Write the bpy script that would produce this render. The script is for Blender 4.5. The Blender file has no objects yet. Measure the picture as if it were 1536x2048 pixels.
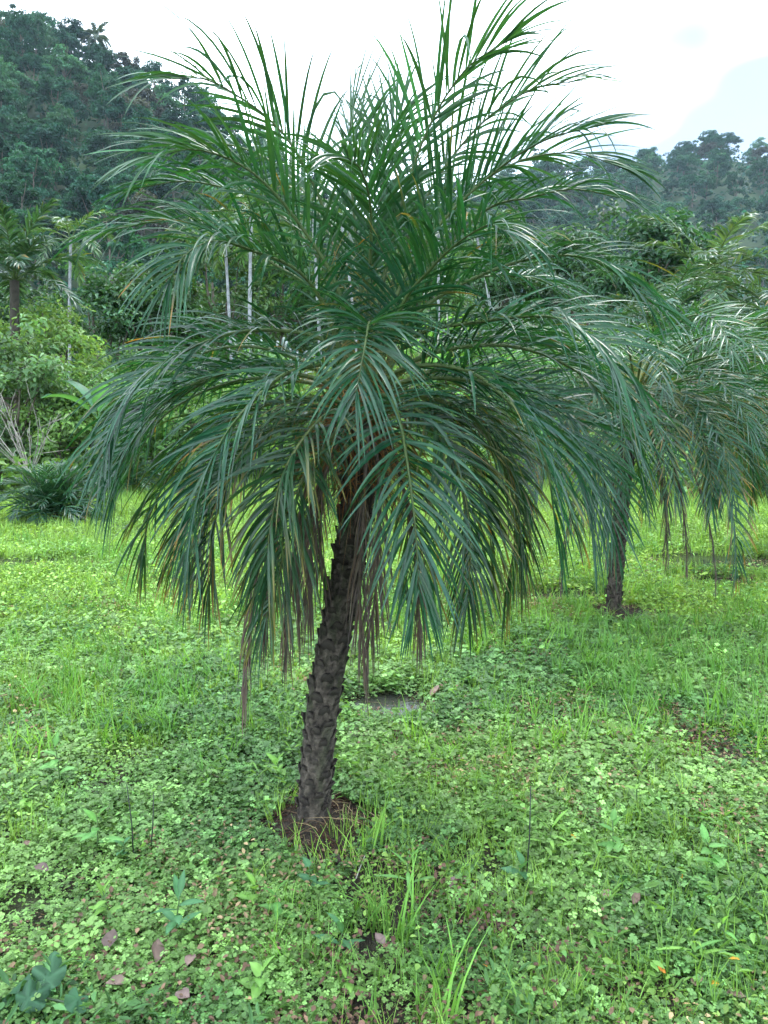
import bpy, math, random
import numpy as np
from mathutils import Vector, Matrix, Euler

R = math.radians
rng = np.random.default_rng(7)
random.seed(7)
scn = bpy.context.scene
COL = scn.collection

# ------------------------------------------------------------------ camera
CAM = np.array((0.0, 0.0, 1.6))
PITCH = R(7.6)
FPX = 1538.0
cd = bpy.data.cameras.new('camera')
cam = bpy.data.objects.new('camera', cd)
COL.objects.link(cam)
cam.location = CAM
cam.rotation_euler = (R(90) - PITCH, 0, 0)
cd.sensor_fit = 'VERTICAL'
cd.sensor_height = 36.0
cd.lens = 36.0 * FPX / 2048.0
cd.clip_start = 0.05
cd.clip_end = 4000
scn.camera = cam

# ------------------------------------------------------------------ world, sun, exposure
SUN_EL, SUN_AZ = R(62), R(20)          # azimuth from +Y towards +X
w = bpy.data.worlds.new('World')
scn.world = w
w.use_nodes = True
nt = w.node_tree
nt.nodes.clear()
out = nt.nodes.new('ShaderNodeOutputWorld')
bg = nt.nodes.new('ShaderNodeBackground')
sky = nt.nodes.new('ShaderNodeTexSky')
sky.sky_type = 'NISHITA'
sky.sun_disc = False
sky.sun_elevation = SUN_EL
sky.sun_rotation = SUN_AZ
tc = nt.nodes.new('ShaderNodeTexCoord')
mp = nt.nodes.new('ShaderNodeMapping')
mp.inputs['Scale'].default_value = (1, 1, 1.6)
mp.inputs['Location'].default_value = (0.35, 0.0, 0.38)
mp.inputs['Rotation'].default_value = (0, 0, 0.15)
nz = nt.nodes.new('ShaderNodeTexNoise')
nz.inputs['Scale'].default_value = 1.9
nz.inputs['Detail'].default_value = 3
nz.inputs['Roughness'].default_value = 0.5
cr = nt.nodes.new('ShaderNodeValToRGB')
cr.color_ramp.elements[0].position = 0.39
cr.color_ramp.elements[0].color = (0.0, 0.0, 0.0, 1)
cr.color_ramp.elements[1].position = 0.58
cr.color_ramp.elements[1].color = (1, 1, 1, 1)
mx = nt.nodes.new('ShaderNodeMix')
mx.data_type = 'RGBA'
mx.inputs[7].default_value = (23.0, 26.2, 29.0, 1)     # bright cloud cover
nt.links.new(tc.outputs['Generated'], mp.inputs['Vector'])
nt.links.new(mp.outputs[0], nz.inputs['Vector'])
nt.links.new(nz.outputs['Fac'], cr.inputs[0])
nt.links.new(cr.outputs[0], mx.inputs[0])
nt.links.new(sky.outputs[0], mx.inputs[6])
nt.links.new(mx.outputs[2], bg.inputs['Color'])
bg.inputs['Strength'].default_value = 0.13
nt.links.new(bg.outputs[0], out.inputs['Surface'])

sd = bpy.data.lights.new('sun', 'SUN')
sd.energy = 1.5
sd.angle = R(20)
sd.color = (1.0, 0.96, 0.9)
sun = bpy.data.objects.new('sun', sd)
COL.objects.link(sun)
sdir = Vector((math.sin(SUN_AZ) * math.cos(SUN_EL), math.cos(SUN_AZ) * math.cos(SUN_EL), math.sin(SUN_EL)))
sun.rotation_euler = sdir.to_track_quat('Z', 'Y').to_euler()
sun.location = (0, 0, 60)

scn.view_settings.view_transform = 'Standard'
scn.view_settings.look = 'None'
scn.view_settings.exposure = 0.95
scn.view_settings.gamma = 1.0
scn.view_settings.use_curve_mapping = False
scn.cycles.max_bounces = 4
scn.cycles.diffuse_bounces = 2
scn.cycles.glossy_bounces = 2
scn.cycles.transmission_bounces = 4
scn.cycles.volume_bounces = 0
scn.cycles.transparent_max_bounces = 8
scn.cycles.use_denoising = True
scn.cycles.use_light_tree = False
scn.cycles.use_adaptive_sampling = True
scn.cycles.adaptive_threshold = 0.03
scn.cycles.adaptive_min_samples = 20

# ------------------------------------------------------------------ helpers
Rt = np.array((1.0, 0, 0))
FW = np.array((0, math.cos(PITCH), -math.sin(PITCH)))
UP = np.array((0, math.sin(PITCH), math.cos(PITCH)))


def pix(px, py, Y):
    """world point at distance Y that the photograph shows at px, py"""
    d = FW + (px - 768) / FPX * Rt + (1024 - py) / FPX * UP
    return CAM + d * (Y / d[1])


def gpix(px, py):
    d = FW + (px - 768) / FPX * Rt + (1024 - py) / FPX * UP
    return CAM + d * (-CAM[2] / d[2])


def tag(o, label=None, cat=None, group=None, kind=None):
    if label: o['label'] = label
    if cat: o['category'] = cat
    if group: o['group'] = group
    if kind: o['kind'] = kind
    return o


def empty(name, loc, rz=0.0):
    o = bpy.data.objects.new(name, None)
    o.empty_display_size = 0.1
    COL.objects.link(o)
    o.location = loc
    o.rotation_euler = (0, 0, rz)
    return o


def link(name, me, parent=None, loc=None):
    o = bpy.data.objects.new(name, me)
    COL.objects.link(o)
    if parent is not None: o.parent = parent
    if loc is not None: o.location = loc
    return o


def mesh(name, verts, faces, mat, cols=None, smooth=True):
    """faces: list of (M,k) int arrays; cols: (V,3) colours"""
    verts = np.asarray(verts, np.float32)
    me = bpy.data.meshes.new(name)
    faces = [np.asarray(f, np.int32) for f in faces if len(f)]
    nl = sum(f.size for f in faces)
    nf = sum(len(f) for f in faces)
    me.vertices.add(len(verts))
    me.vertices.foreach_set('co', verts.ravel())
    me.loops.add(nl)
    me.polygons.add(nf)
    me.loops.foreach_set('vertex_index', np.concatenate([f.ravel() for f in faces]))
    tot = np.concatenate([np.full(len(f), f.shape[1], np.int32) for f in faces])
    st = np.concatenate([[0], np.cumsum(tot)[:-1]]).astype(np.int32)
    me.polygons.foreach_set('loop_start', st)
    me.polygons.foreach_set('loop_total', tot)
    if smooth:
        me.polygons.foreach_set('use_smooth', np.ones(nf, bool))
    if cols is not None:
        a = me.color_attributes.new('Col', 'FLOAT_COLOR', 'POINT')
        c = np.ones((len(verts), 4), np.float32)
        c[:, :3] = cols
        a.data.foreach_set('color', c.ravel())
    me.update()
    me.validate()
    if mat is not None:
        me.materials.append(mat)
    return me


class MB:
    """collects pieces of ONE object"""
    def __init__(s):
        s.v, s.c, s.f, s.n = [], [], {}, 0

    def add(s, v, faces, col):
        v = np.asarray(v, float).reshape(-1, 3)
        c = np.asarray(col, float)
        if c.ndim == 1: c = np.tile(c, (len(v), 1))
        s.v.append(v); s.c.append(c)
        for f in faces:
            f = np.asarray(f, np.int64)
            if len(f): s.f.setdefault(f.shape[1], []).append(f + s.n)
        s.n += len(v)

    def mesh(s, name, mat, smooth=True):
        return mesh(name, np.concatenate(s.v), [np.concatenate(x) for x in s.f.values()], mat, np.concatenate(s.c), smooth)

    def tube(s, pts, rad, col, sides=6, cap=True):
        pts = np.asarray(pts, float)
        n = len(pts)
        rad = np.broadcast_to(np.asarray(rad, float), (n,))
        T = np.gradient(pts, axis=0)
        T /= np.linalg.norm(T, axis=1)[:, None] + 1e-9
        ref = np.array((0.31, 0.22, 0.92)) if abs(T[:, 2]).mean() < .7 else np.array((0.95, .3, .05))
        A = np.cross(T, ref); A /= np.linalg.norm(A, axis=1)[:, None] + 1e-9
        B = np.cross(T, A)
        th = np.arange(sides) * 2 * math.pi / sides
        v = pts[:, None] + rad[:, None, None] * (np.cos(th)[None, :, None] * A[:, None] + np.sin(th)[None, :, None] * B[:, None])
        i = np.arange(n - 1)[:, None] * sides
        j = np.arange(sides)[None]
        k = (j + 1) % sides
        q = np.stack([i + j, i + k, i + sides + k, i + sides + j], -1).reshape(-1, 4)
        c = np.asarray(col, float)
        if c.ndim == 2: c = np.repeat(c, sides, 0)
        s.add(v.reshape(-1, 3), [q] + ([np.array([list(range(sides))[::-1]]), np.array([[(n - 1) * sides + x for x in range(sides)]])] if cap else []), c)


def nrm(a):
    return a / (np.linalg.norm(a, axis=-1, keepdims=True) + 1e-9)


def vnoise(x, y, seed=0):
    """smooth value noise 0..1"""
    x = np.asarray(x, float); y = np.asarray(y, float)
    xi, yi = np.floor(x).astype(np.int64), np.floor(y).astype(np.int64)
    fx, fy = x - xi, y - yi
    fx, fy = fx * fx * (3 - 2 * fx), fy * fy * (3 - 2 * fy)

    def h(a, b):
        n = (a * 374761393 + b * 668265263 + seed * 1442695041) & 0x7fffffff
        n = ((n ^ (n >> 13)) * 1274126177) & 0x7fffffff
        return ((n ^ (n >> 16)) & 0xffff) / 65535.0
    return (h(xi, yi) * (1 - fx) + h(xi + 1, yi) * fx) * (1 - fy) + (h(xi, yi + 1) * (1 - fx) + h(xi + 1, yi + 1) * fx) * fy


def fbm(x, y, seed=0, o=4):
    s = 0; a = 0.5; t = 0
    for k in range(o):
        s = s + a * vnoise(x, y, seed + k * 17); t += a
        x, y, a = x * 2.03 + 3.1, y * 2.03 + 1.7, a * .5
    return s / t


def smooth01(x):
    x = np.clip(x, 0, 1)
    return x * x * (3 - 2 * x)


def catmull(P, n):
    P = np.asarray(P, float)
    P = np.vstack([2 * P[0] - P[1], P, 2 * P[-1] - P[-2]])
    m = len(P) - 3
    t = np.linspace(0, m - 1e-6, 200)
    i = t.astype(int); u = (t - i)[:, None]
    a, b, c, d = P[i], P[i + 1], P[i + 2], P[i + 3]
    q = .5 * ((2 * b) + (c - a) * u + (2 * a - 5 * b + 4 * c - d) * u ** 2 + (3 * b - a - 3 * c + d) * u ** 3)
    L = np.concatenate([[0], np.cumsum(np.linalg.norm(np.diff(q, axis=0), axis=1))])
    s = np.linspace(0, L[-1], n)
    return np.stack([np.interp(s, L, q[:, k]) for k in range(3)], 1), L[-1]


# ------------------------------------------------------------------ materials
def new_mat(name):
    m = bpy.data.materials.new(name)
    m.use_nodes = True
    n = m.node_tree
    n.nodes.clear()
    o = n.nodes.new('ShaderNodeOutputMaterial')
    return m, n, o


def leaf_mat(name, trans=0.35, rough=0.45, tint=(1.25, 1.3, 0.5), hue=0.0, spec=0.5, val=0.25, grain=60.0, inst=False):
    """colour attribute x per-object random, part diffuse/gloss, part light passing through the blade"""
    m, n, o = new_mat(name)
    L = n.links.new
    a = n.nodes.new('ShaderNodeAttribute'); a.attribute_name = 'Col'
    oi = n.nodes.new('ShaderNodeObjectInfo')
    hs = n.nodes.new('ShaderNodeHueSaturation')
    m1 = n.nodes.new('ShaderNodeMapRange'); m1.inputs[3].default_value = 0.5 - hue; m1.inputs[4].default_value = 0.5 + hue
    m2 = n.nodes.new('ShaderNodeMapRange'); m2.inputs[3].default_value = 1 - val; m2.inputs[4].default_value = 1 + val
    wn = n.nodes.new('ShaderNodeTexWhiteNoise'); wn.noise_dimensions = '1D'
    L(oi.outputs['Random'], wn.inputs['W'])
    L(oi.outputs['Random'], m1.inputs[0]); L(wn.outputs['Value'], m2.inputs[0])
    L(m1.outputs[0], hs.inputs['Hue']); L(m2.outputs[0], hs.inputs['Value'])
    nz = n.nodes.new('ShaderNodeTexNoise'); nz.inputs['Scale'].default_value = grain; nz.inputs['Detail'].default_value = 2
    gm = n.nodes.new('ShaderNodeMapRange'); gm.inputs[3].default_value = 0.72; gm.inputs[4].default_value = 1.28
    tc = n.nodes.new('ShaderNodeTexCoord'); L(tc.outputs['Object'], nz.inputs['Vector']); L(nz.outputs['Fac'], gm.inputs[0])
    mg = n.nodes.new('ShaderNodeMix'); mg.data_type = 'RGBA'; mg.blend_type = 'MULTIPLY'; mg.inputs[0].default_value = 1
    L(a.outputs['Color'], mg.inputs[6]); L(gm.outputs[0], mg.inputs[7])
    src = mg.outputs[2]
    if inst:        # every scattered plant carries its own colour
        ia = n.nodes.new('ShaderNodeAttribute'); ia.attribute_type = 'INSTANCER'; ia.attribute_name = 'tint'
        mi = n.nodes.new('ShaderNodeMix'); mi.data_type = 'RGBA'; mi.blend_type = 'MULTIPLY'; mi.inputs[0].default_value = 1
        L(src, mi.inputs[6]); L(ia.outputs['Color'], mi.inputs[7]); src = mi.outputs[2]
    L(src, hs.inputs['Color'])
    p = n.nodes.new('ShaderNodeBsdfPrincipled')
    p.inputs['Roughness'].default_value = rough
    p.inputs['Specular IOR Level'].default_value = spec
    L(hs.outputs[0], p.inputs['Base Color'])
    t = n.nodes.new('ShaderNodeBsdfTranslucent')
    mm = n.nodes.new('ShaderNodeMix'); mm.data_type = 'RGBA'; mm.blend_type = 'MULTIPLY'; mm.inputs[0].default_value = 1
    mm.inputs[7].default_value = (*[x * 1.6 for x in tint], 1)
    L(hs.outputs[0], mm.inputs[6]); L(mm.outputs[2], t.inputs['Color'])
    ms = n.nodes.new('ShaderNodeMixShader'); ms.inputs[0].default_value = trans
    L(p.outputs[0], ms.inputs[1]); L(t.outputs[0], ms.inputs[2]); L(ms.outputs[0], o.inputs['Surface'])
    return m


def solid_mat(name, rough=0.8, scale=30.0, lo=0.6, hi=1.4, bump=0.4, attr=True, c1=(.1, .1, .1), c2=None, spec=0.3):
    """colour attribute (or two colours) broken up by noise, with bump"""
    m, n, o = new_mat(name)
    L = n.links.new
    tc = n.nodes.new('ShaderNodeTexCoord')
    nz = n.nodes.new('ShaderNodeTexNoise'); nz.inputs['Scale'].default_value = scale; nz.inputs['Detail'].default_value = 6
    nz.inputs['Roughness'].default_value = 0.65
    L(tc.outputs['Object'], nz.inputs['Vector'])
    p = n.nodes.new('ShaderNodeBsdfPrincipled')
    p.inputs['Roughness'].default_value = rough
    p.inputs['Specular IOR Level'].default_value = spec
    if attr:
        a = n.nodes.new('ShaderNodeAttribute'); a.attribute_name = 'Col'
        gm = n.nodes.new('ShaderNodeMapRange'); gm.inputs[1].default_value = .3; gm.inputs[2].default_value = .7
        gm.inputs[3].default_value = lo; gm.inputs[4].default_value = hi
        L(nz.outputs['Fac'], gm.inputs[0])
        mg = n.nodes.new('ShaderNodeMix'); mg.data_type = 'RGBA'; mg.blend_type = 'MULTIPLY'; mg.inputs[0].default_value = 1
        L(a.outputs['Color'], mg.inputs[6]); L(gm.outputs[0], mg.inputs[7]); L(mg.outputs[2], p.inputs['Base Color'])
    else:
        r = n.nodes.new('ShaderNodeValToRGB')
        r.color_ramp.elements[0].position = .35; r.color_ramp.elements[0].color = (*c1, 1)
        r.color_ramp.elements[1].position = .65; r.color_ramp.elements[1].color = (*(c2 or c1), 1)
        L(nz.outputs['Fac'], r.inputs[0]); L(r.outputs[0], p.inputs['Base Color'])
    b = n.nodes.new('ShaderNodeBump'); b.inputs['Strength'].default_value = bump; b.inputs['Distance'].default_value = 0.02
    L(nz.outputs['Fac'], b.inputs['Height']); L(b.outputs[0], p.inputs['Normal'])
    L(p.outputs[0], o.inputs['Surface'])
    return m


M_PALM = leaf_mat('palm_leaflet', 0.25, 0.28, (1.5, 1.35, 0.35), 0.006, 0.38, 0.12, 40)
M_DEAD = leaf_mat('dead_frond', 0.1, 0.8, (1, .9, .7), 0, 0.2, 0.15, 40)
M_RACH = solid_mat('rachis', 0.5, 60, .75, 1.25, .1)
M_BARK = solid_mat('palm_bark', 0.9, 55, .45, 1.6, .9)
M_WOOD = solid_mat('bark', 0.9, 8, .6, 1.4, .6)
M_TREE = leaf_mat('tree_leaf', 0.25, 0.6, (1.1, 1.25, 0.6), 0.018, 0.12, 0.3, 0.6)
M_BUSH = leaf_mat('bush_leaf', 0.3, 0.45, (1.25, 1.25, 0.5), 0.01, 0.22, 0.15, 3)
M_HERB = leaf_mat('herb_leaf', 0.32, 0.45, (1.25, 1.2, 0.4), 0.004, 0.2, 0.06, 25)
M_HERB_I = leaf_mat('herb_leaf_scattered', 0.26, 0.45, (1.25, 1.2, 0.4), 0.004, 0.2, 0.06, 25, inst=True)
M_LITTER_I = leaf_mat('litter_scattered', 0.15, 0.7, (1.1, .9, .5), 0.006, 0.3, 0.15, 60, inst=True)
M_LITTER = leaf_mat('fallen_leaf', 0.15, 0.7, (1.1, .9, .5), 0.006, 0.3, 0.15, 60)

# ------------------------------------------------------------------ ground
PB = gpix(626, 1640)          # foot of the leaning palm
P2 = gpix(1226, 1228)         # foot of the palm behind it
PUD = [(gpix(775, 1412), 0.26, 0.26), (gpix(1465, 1125), 1.0, 0.55), (gpix(30, 1125), 0.9, 0.3), (gpix(1130, 1195), 0.6, 0.25), (gpix(1440, 1165), 0.5, 0.25)]
WATER_Z = -0.014


def ground_z(x, y):
    x = np.asarray(x, float); y = np.asarray(y, float)
    z = (fbm(x * 1.7, y * 1.7, 3) - .5) * 0.035 + (fbm(x * .35, y * .35, 9) - .5) * 0.05
    near = smooth01((60 - np.hypot(x, y)) / 30)
    z = z * near
    for c, hh, s in ((PB, .035, .16), (P2, .05, .22)):
        d = np.hypot(x - c[0], y - c[1])
        m = np.exp(-(d / s) ** 2)
        z = z * (1 - .6 * m) + hh * m
    for c, a, b in PUD:
        q = np.hypot((x - c[0]) / a, (y - c[1]) / b) + (fbm(x * 5, y * 5, 31) - .5) * .9
        z = z - 0.045 * smooth01((1.25 - q) / .7) - np.where(q < 1.2, z * .6, 0)
    return z


def grid(xs, ys, zf):
    X, Y = np.meshgrid(xs, ys)
    Z = zf(X, Y)
    nx, ny = len(xs), len(ys)
    i = np.arange(ny - 1)[:, None] * nx + np.arange(nx - 1)[None]
    q = np.stack([i, i + 1, i + nx + 1, i + nx], -1).reshape(-1, 4)
    return np.stack([X.ravel(), Y.ravel(), Z.ravel()], 1), q


def soil_material():
    m, n, o = new_mat('soil')
    L = n.links.new
    tc = n.nodes.new('ShaderNodeTexCoord')
    def noise(s, d=6):
        x = n.nodes.new('ShaderNodeTexNoise'); x.inputs['Scale'].default_value = s; x.inputs['Detail'].default_value = d
        x.inputs['Roughness'].default_value = .65
        L(tc.outputs['Object'], x.inputs['Vector']); return x
    n1, n2, n3 = noise(9), noise(1.1), noise(60, 3)
    r1 = n.nodes.new('ShaderNodeValToRGB')
    r1.color_ramp.elements[0].position = .3; r1.color_ramp.elements[0].color = (.014, .010, .007, 1)
    r1.color_ramp.elements[1].position = .7; r1.color_ramp.elements[1].color = (.045, .034, .024, 1)
    r2 = n.nodes.new('ShaderNodeValToRGB')
    r2.color_ramp.elements[0].position = .3; r2.color_ramp.elements[0].color = (.022, .045, .012, 1)
    r2.color_ramp.elements[1].position = .7; r2.color_ramp.elements[1].color = (.06, .12, .025, 1)
    L(n1.outputs['Fac'], r1.inputs[0]); L(n1.outputs['Fac'], r2.inputs[0])
    at = n.nodes.new('ShaderNodeAttribute'); at.attribute_name = 'Col'
    ad = n.nodes.new('ShaderNodeMath'); ad.operation = 'MULTIPLY_ADD'; ad.inputs[1].default_value = 1.0
    L(n2.outputs['Fac'], ad.inputs[0]); L(at.outputs['Color'], ad.inputs[2])
    mr = n.nodes.new('ShaderNodeMapRange'); mr.inputs[1].default_value = .45; mr.inputs[2].default_value = 1.2
    L(ad.outputs[0], mr.inputs[0])
    mx = n.nodes.new('ShaderNodeMix'); mx.data_type = 'RGBA'
    L(mr.outputs[0], mx.inputs[0]); L(r1.outputs[0], mx.inputs[6]); L(r2.outputs[0], mx.inputs[7])
    p = n.nodes.new('ShaderNodeBsdfPrincipled'); p.inputs['Roughness'].default_value = .85
    p.inputs['Specular IOR Level'].default_value = .3
    L(mx.outputs[2], p.inputs['Base Color'])
    b = n.nodes.new('ShaderNodeBump'); b.inputs['Strength'].default_value = .8; b.inputs['Distance'].default_value = .02
    L(n3.outputs['Fac'], b.inputs['Height']); L(b.outputs[0], p.inputs['Normal'])
    L(p.outputs[0], o.inputs['Surface'])
    return m


xs = np.concatenate([-np.geomspace(1500, 4.2, 36), np.arange(-4, 4.01, .05), np.geomspace(4.2, 1500, 36)])
ys = np.concatenate([[-900, -300, -100, -30, -10, -4, -1, 0], np.arange(.5, 9.0, .05), np.geomspace(9.1, 2600, 60)])
gv, gq = grid(xs, ys, ground_z)
gd = np.hypot(gv[:, 0], gv[:, 1])
gcol = np.clip((gd - 3.5) / 8, 0, 1) * .75
for c in (PB, P2):
    gcol = gcol - np.exp(-(np.hypot(gv[:, 0] - c[0], gv[:, 1] - c[1]) / .38) ** 2) * .9
g = link('ground', mesh('ground', gv, [gq], soil_material(), np.repeat(np.clip(gcol, -.6, 1)[:, None], 3, 1)))
tag(g, 'dark damp soil of the open weedy field', 'ground', kind='structure')

M_WATER, n_, o_ = new_mat('puddle_water')
p_ = n_.nodes.new('ShaderNodeBsdfPrincipled')
p_.inputs['Base Color'].default_value = (.03, .032, .026, 1)
p_.inputs['Roughness'].default_value = .07
p_.inputs['IOR'].default_value = 1.33
nz_ = n_.nodes.new('ShaderNodeTexNoise'); nz_.inputs['Scale'].default_value = 45
b_ = n_.nodes.new('ShaderNodeBump'); b_.inputs['Strength'].default_value = .22; b_.inputs['Distance'].default_value = .01
n_.links.new(nz_.outputs['Fac'], b_.inputs['Height']); n_.links.new(b_.outputs[0], p_.inputs['Normal'])
n_.links.new(p_.outputs[0], o_.inputs['Surface'])
for c, a, b in PUD:
    t = np.linspace(0, 2 * math.pi, 40, endpoint=False)
    r = 1.5 + .15 * np.sin(3 * t + c[0])
    v = np.stack([c[0] + a * r * np.cos(t), c[1] + b * r * np.sin(t), np.full(40, WATER_Z)], 1)
    tag(link('puddle', mesh('puddle', v, [np.arange(40)[None]], M_WATER, smooth=False)),
        'shallow rainwater puddle lying among the weeds', 'puddle', 'puddles in the field', 'structure')

# ------------------------------------------------------------------ hills
def ridge(pts, Y):
    P = np.array([pix(a, b, Y) for a, b in pts])
    return P[:, 0], P[:, 2]


RX1, RZ1 = ridge([(-900, -250), (-300, -40), (0, 62), (60, 78), (130, 105), (220, 160), (300, 195), (400, 240), (470, 290), (560, 370), (650, 450), (760, 520), (900, 640), (1100, 790)], 240)
RX2, RZ2 = ridge([(300, 700), (600, 520), (760, 450), (850, 420), (960, 375), (1078, 355), (1218, 345), (1343, 318), (1433, 308), (1536, 325), (1800, 280), (2600, 330)], 420)


def hill1(x, y):
    H = np.interp(x, RX1, RZ1)
    s = np.clip((y - 62) / 178, 0, 1) ** 1.05
    s = s * (1 - .25 * smooth01((y - 245) / 200))
    return H * s + (fbm(x * .03, y * .03, 5) - .5) * 14 * np.clip(s * (1 - s) * 3.5, 0, 1) - 1.5


def hill2(x, y):
    H = np.interp(x, RX2, RZ2)
    s = np.clip((y - 140) / 280, 0, 1) ** 1.1
    s = s * (1 - .25 * smooth01((y - 425) / 300))
    return H * s + (fbm(x * .02, y * .02, 25) - .5) * 22 * np.clip(s * (1 - s) * 3.5, 0, 1) - 1.5


M_HILL = solid_mat('hill_soil', .95, .08, attr=False, c1=(.012, .026, .012), c2=(.03, .055, .02), bump=.3)
for nm, f, x0, x1, y0, y1, lab in (('hill', hill1, -330, 70, 60, 420, 'steep forested hillside rising beside the field'),
                                  ('hill', hill2, -160, 480, 138, 760, 'distant bluish forested ridge behind the palms')):
    v, q = grid(np.linspace(x0, x1, 70), np.linspace(y0, y1, 60), f)
    tag(link(nm, mesh(nm, v, [q], M_HILL)), lab, 'hill', kind='structure')

# ------------------------------------------------------------------ trees
def leaf_quads(P, N, D, ln, wd, fold=.25):
    """ovate leaves: two quads folded on the midrib. P base points, N normals, D directions"""
    n = len(P)
    S = nrm(np.cross(D, N)); N = np.cross(S, D)
    ln = np.broadcast_to(ln, (n,))[:, None]; wd = np.broadcast_to(wd, (n,))[:, None]
    v = np.stack([P, P + D * ln * .35 + S * wd * .5 + N * wd * fold, P + D * ln * .72 + S * wd * .36 + N * wd * fold * .7,
                  P + D * ln - N * ln * .12, P + D * ln * .72 - S * wd * .36 + N * wd * fold * .7, P + D * ln * .35 - S * wd * .5 + N * wd * fold], 1)
    i = np.arange(n)[:, None] * 6
    q = np.concatenate([i + np.array([[0, 1, 2, 3]]), i + np.array([[0, 3, 4, 5]])])
    return v.reshape(-1, 3), q


def leaf_kites(P, N, D, ln, wd):
    n = len(P)
    S = nrm(np.cross(D, N)); N = np.cross(S, D)
    ln = np.broadcast_to(ln, (n,))[:, None]; wd = np.broadcast_to(wd, (n,))[:, None]
    v = np.stack([P, P + D * ln * .6 + S * wd * .55 + N * wd * .1, P + D * ln * 1.0 + S * wd * .22, P + D * ln * 1.0 - S * wd * .22, P + D * ln * .6 - S * wd * .55 + N * wd * .1], 1)
    return v.reshape(-1, 3), np.arange(n)[:, None] * 5 + np.array([[0, 1, 2, 3, 4]])


def tree_meshes(seed, h, cr, ch, tr, nclump, nleaf, ll, lw, col, cmat, spread=.28, shape=1.0, bark=(.13, .11, .09), base=None, colvar=.3, limbs=7):
    """returns (trunk mesh with limbs, crown mesh of leaves in clumps), foot at the origin"""
    r = np.random.default_rng(seed)
    cz = h - ch * .5
    u = nrm(r.normal(size=(nclump, 3)))
    rad = r.uniform(.35, 1, nclump) ** .6
    u[:, 2] = np.abs(u[:, 2]) * np.where(r.random(nclump) < .72, 1, -1)
    C = u * rad[:, None] * np.array((cr, cr, ch * .5)) * r.uniform(.8, 1.15, (nclump, 1))
    C[:, :2] *= (1 - .35 * shape * (C[:, 2:3] / (ch * .5)))
    C[:, 2] += cz
    tb = MB()
    bend = r.normal(size=2) * cr * .12
    tp = np.array([(bend[0] * t * t, bend[1] * t * t, -0.3 + (cz + .3 * ch * .5 + .3) * t) for t in np.linspace(0, 1, 7)])
    tb.tube(tp, np.linspace(tr, tr * .35, 7), bark, 7)
    for k in r.choice(nclump, min(limbs, nclump), replace=False):
        t0 = r.uniform(.35, .85)
        a = np.array([np.interp(t0, np.linspace(0, 1, 7), tp[:, j]) for j in range(3)])
        e = C[k]
        mid = (a + e) / 2 + np.array((0, 0, -.06 * h)) + r.normal(size=3) * .05 * cr
        L_ = catmull([a, mid, e], 6)[0]
        tb.tube(L_, np.linspace(tr * .4, tr * .1, 6), bark, 5)
    cb = MB()
    col = np.asarray(col, float)
    for k in range(nclump):
        m = max(6, int(nleaf * r.uniform(.6, 1.4)))
        o = r.normal(size=(m, 3)); o = nrm(o) * (r.random((m, 1)) ** .45)
        sc = spread * cr * r.uniform(.7, 1.4)
        P = C[k] + o * np.array((sc, sc, sc * .62))
        N = nrm(o * .7 + nrm(C[k] - np.array((0, 0, cz - ch * .3))) * .5 + np.array((0, 0, .7)) + r.normal(size=(m, 3)) * .3)
        D = nrm(np.cross(N, r.normal(size=(m, 3))) + np.array((0, 0, -.35)))
        v, q = leaf_quads(P, N, D, ll * r.uniform(.65, 1.3, m), lw * r.uniform(.7, 1.25, m))
        c = col * r.uniform(1 - colvar, 1 + colvar) * np.exp(r.normal(size=(m, 1)) * .18) * (1 + r.normal(size=(m, 3)) * .05)
        cb.add(v, [q], np.repeat(np.clip(c, .004, 1), 6, 0))
    return tb.mesh('trunk', M_WOOD), cb.mesh('crown', cmat, smooth=False)


def put_tree(name, meshes, loc, s, rz, label, cat='tree', group=None):
    t = empty(name, loc, rz)
    t.scale = (s[0], s[0], s[1])
    tag(t, label, cat, group)
    link('trunk', meshes[0], t)
    link('crown', meshes[1], t)
    return t


DARK, MIDG, PALE, RUST = (.016, .060, .040), (.026, .088, .050), (.046, .118, .066), (.060, .062, .050)
kinds = []
for k, (h, cr, ch, col, shp, lab) in enumerate([
    (10, 3.9, 8.2, DARK, .6, 'rounded dark green forest tree'), (9, 4.4, 7.0, MIDG, .9, 'broad mid green forest tree'),
    (12, 3.5, 10, MIDG, .4, 'tall narrow mid green forest tree'), (9.5, 4.2, 7.4, PALE, .8, 'pale green feathery forest tree'),
    (9, 3.7, 7, RUST, .5, 'thin brownish forest tree'), (11, 4.5, 8.2, DARK, 1.0, 'umbrella shaped dark green forest tree')]):
    kinds.append((tree_meshes(100 + k, h, cr, ch, .22, 46, 60, .46, .34, col, M_TREE, .21, shp), lab, h))
r = np.random.default_rng(11)
KP = [.24, .24, .17, .15, .08, .12]


def jitter_grid(x0, x1, y0, y1, sp, r):
    o = []
    yy = y0
    while yy < y1:
        xx = x0 + r.uniform(0, sp)
        while xx < x1:
            o.append((xx + r.uniform(-.35, .35) * sp, yy + r.uniform(-.35, .35) * sp))
            xx += sp
        yy += sp * .9
    return o


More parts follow.
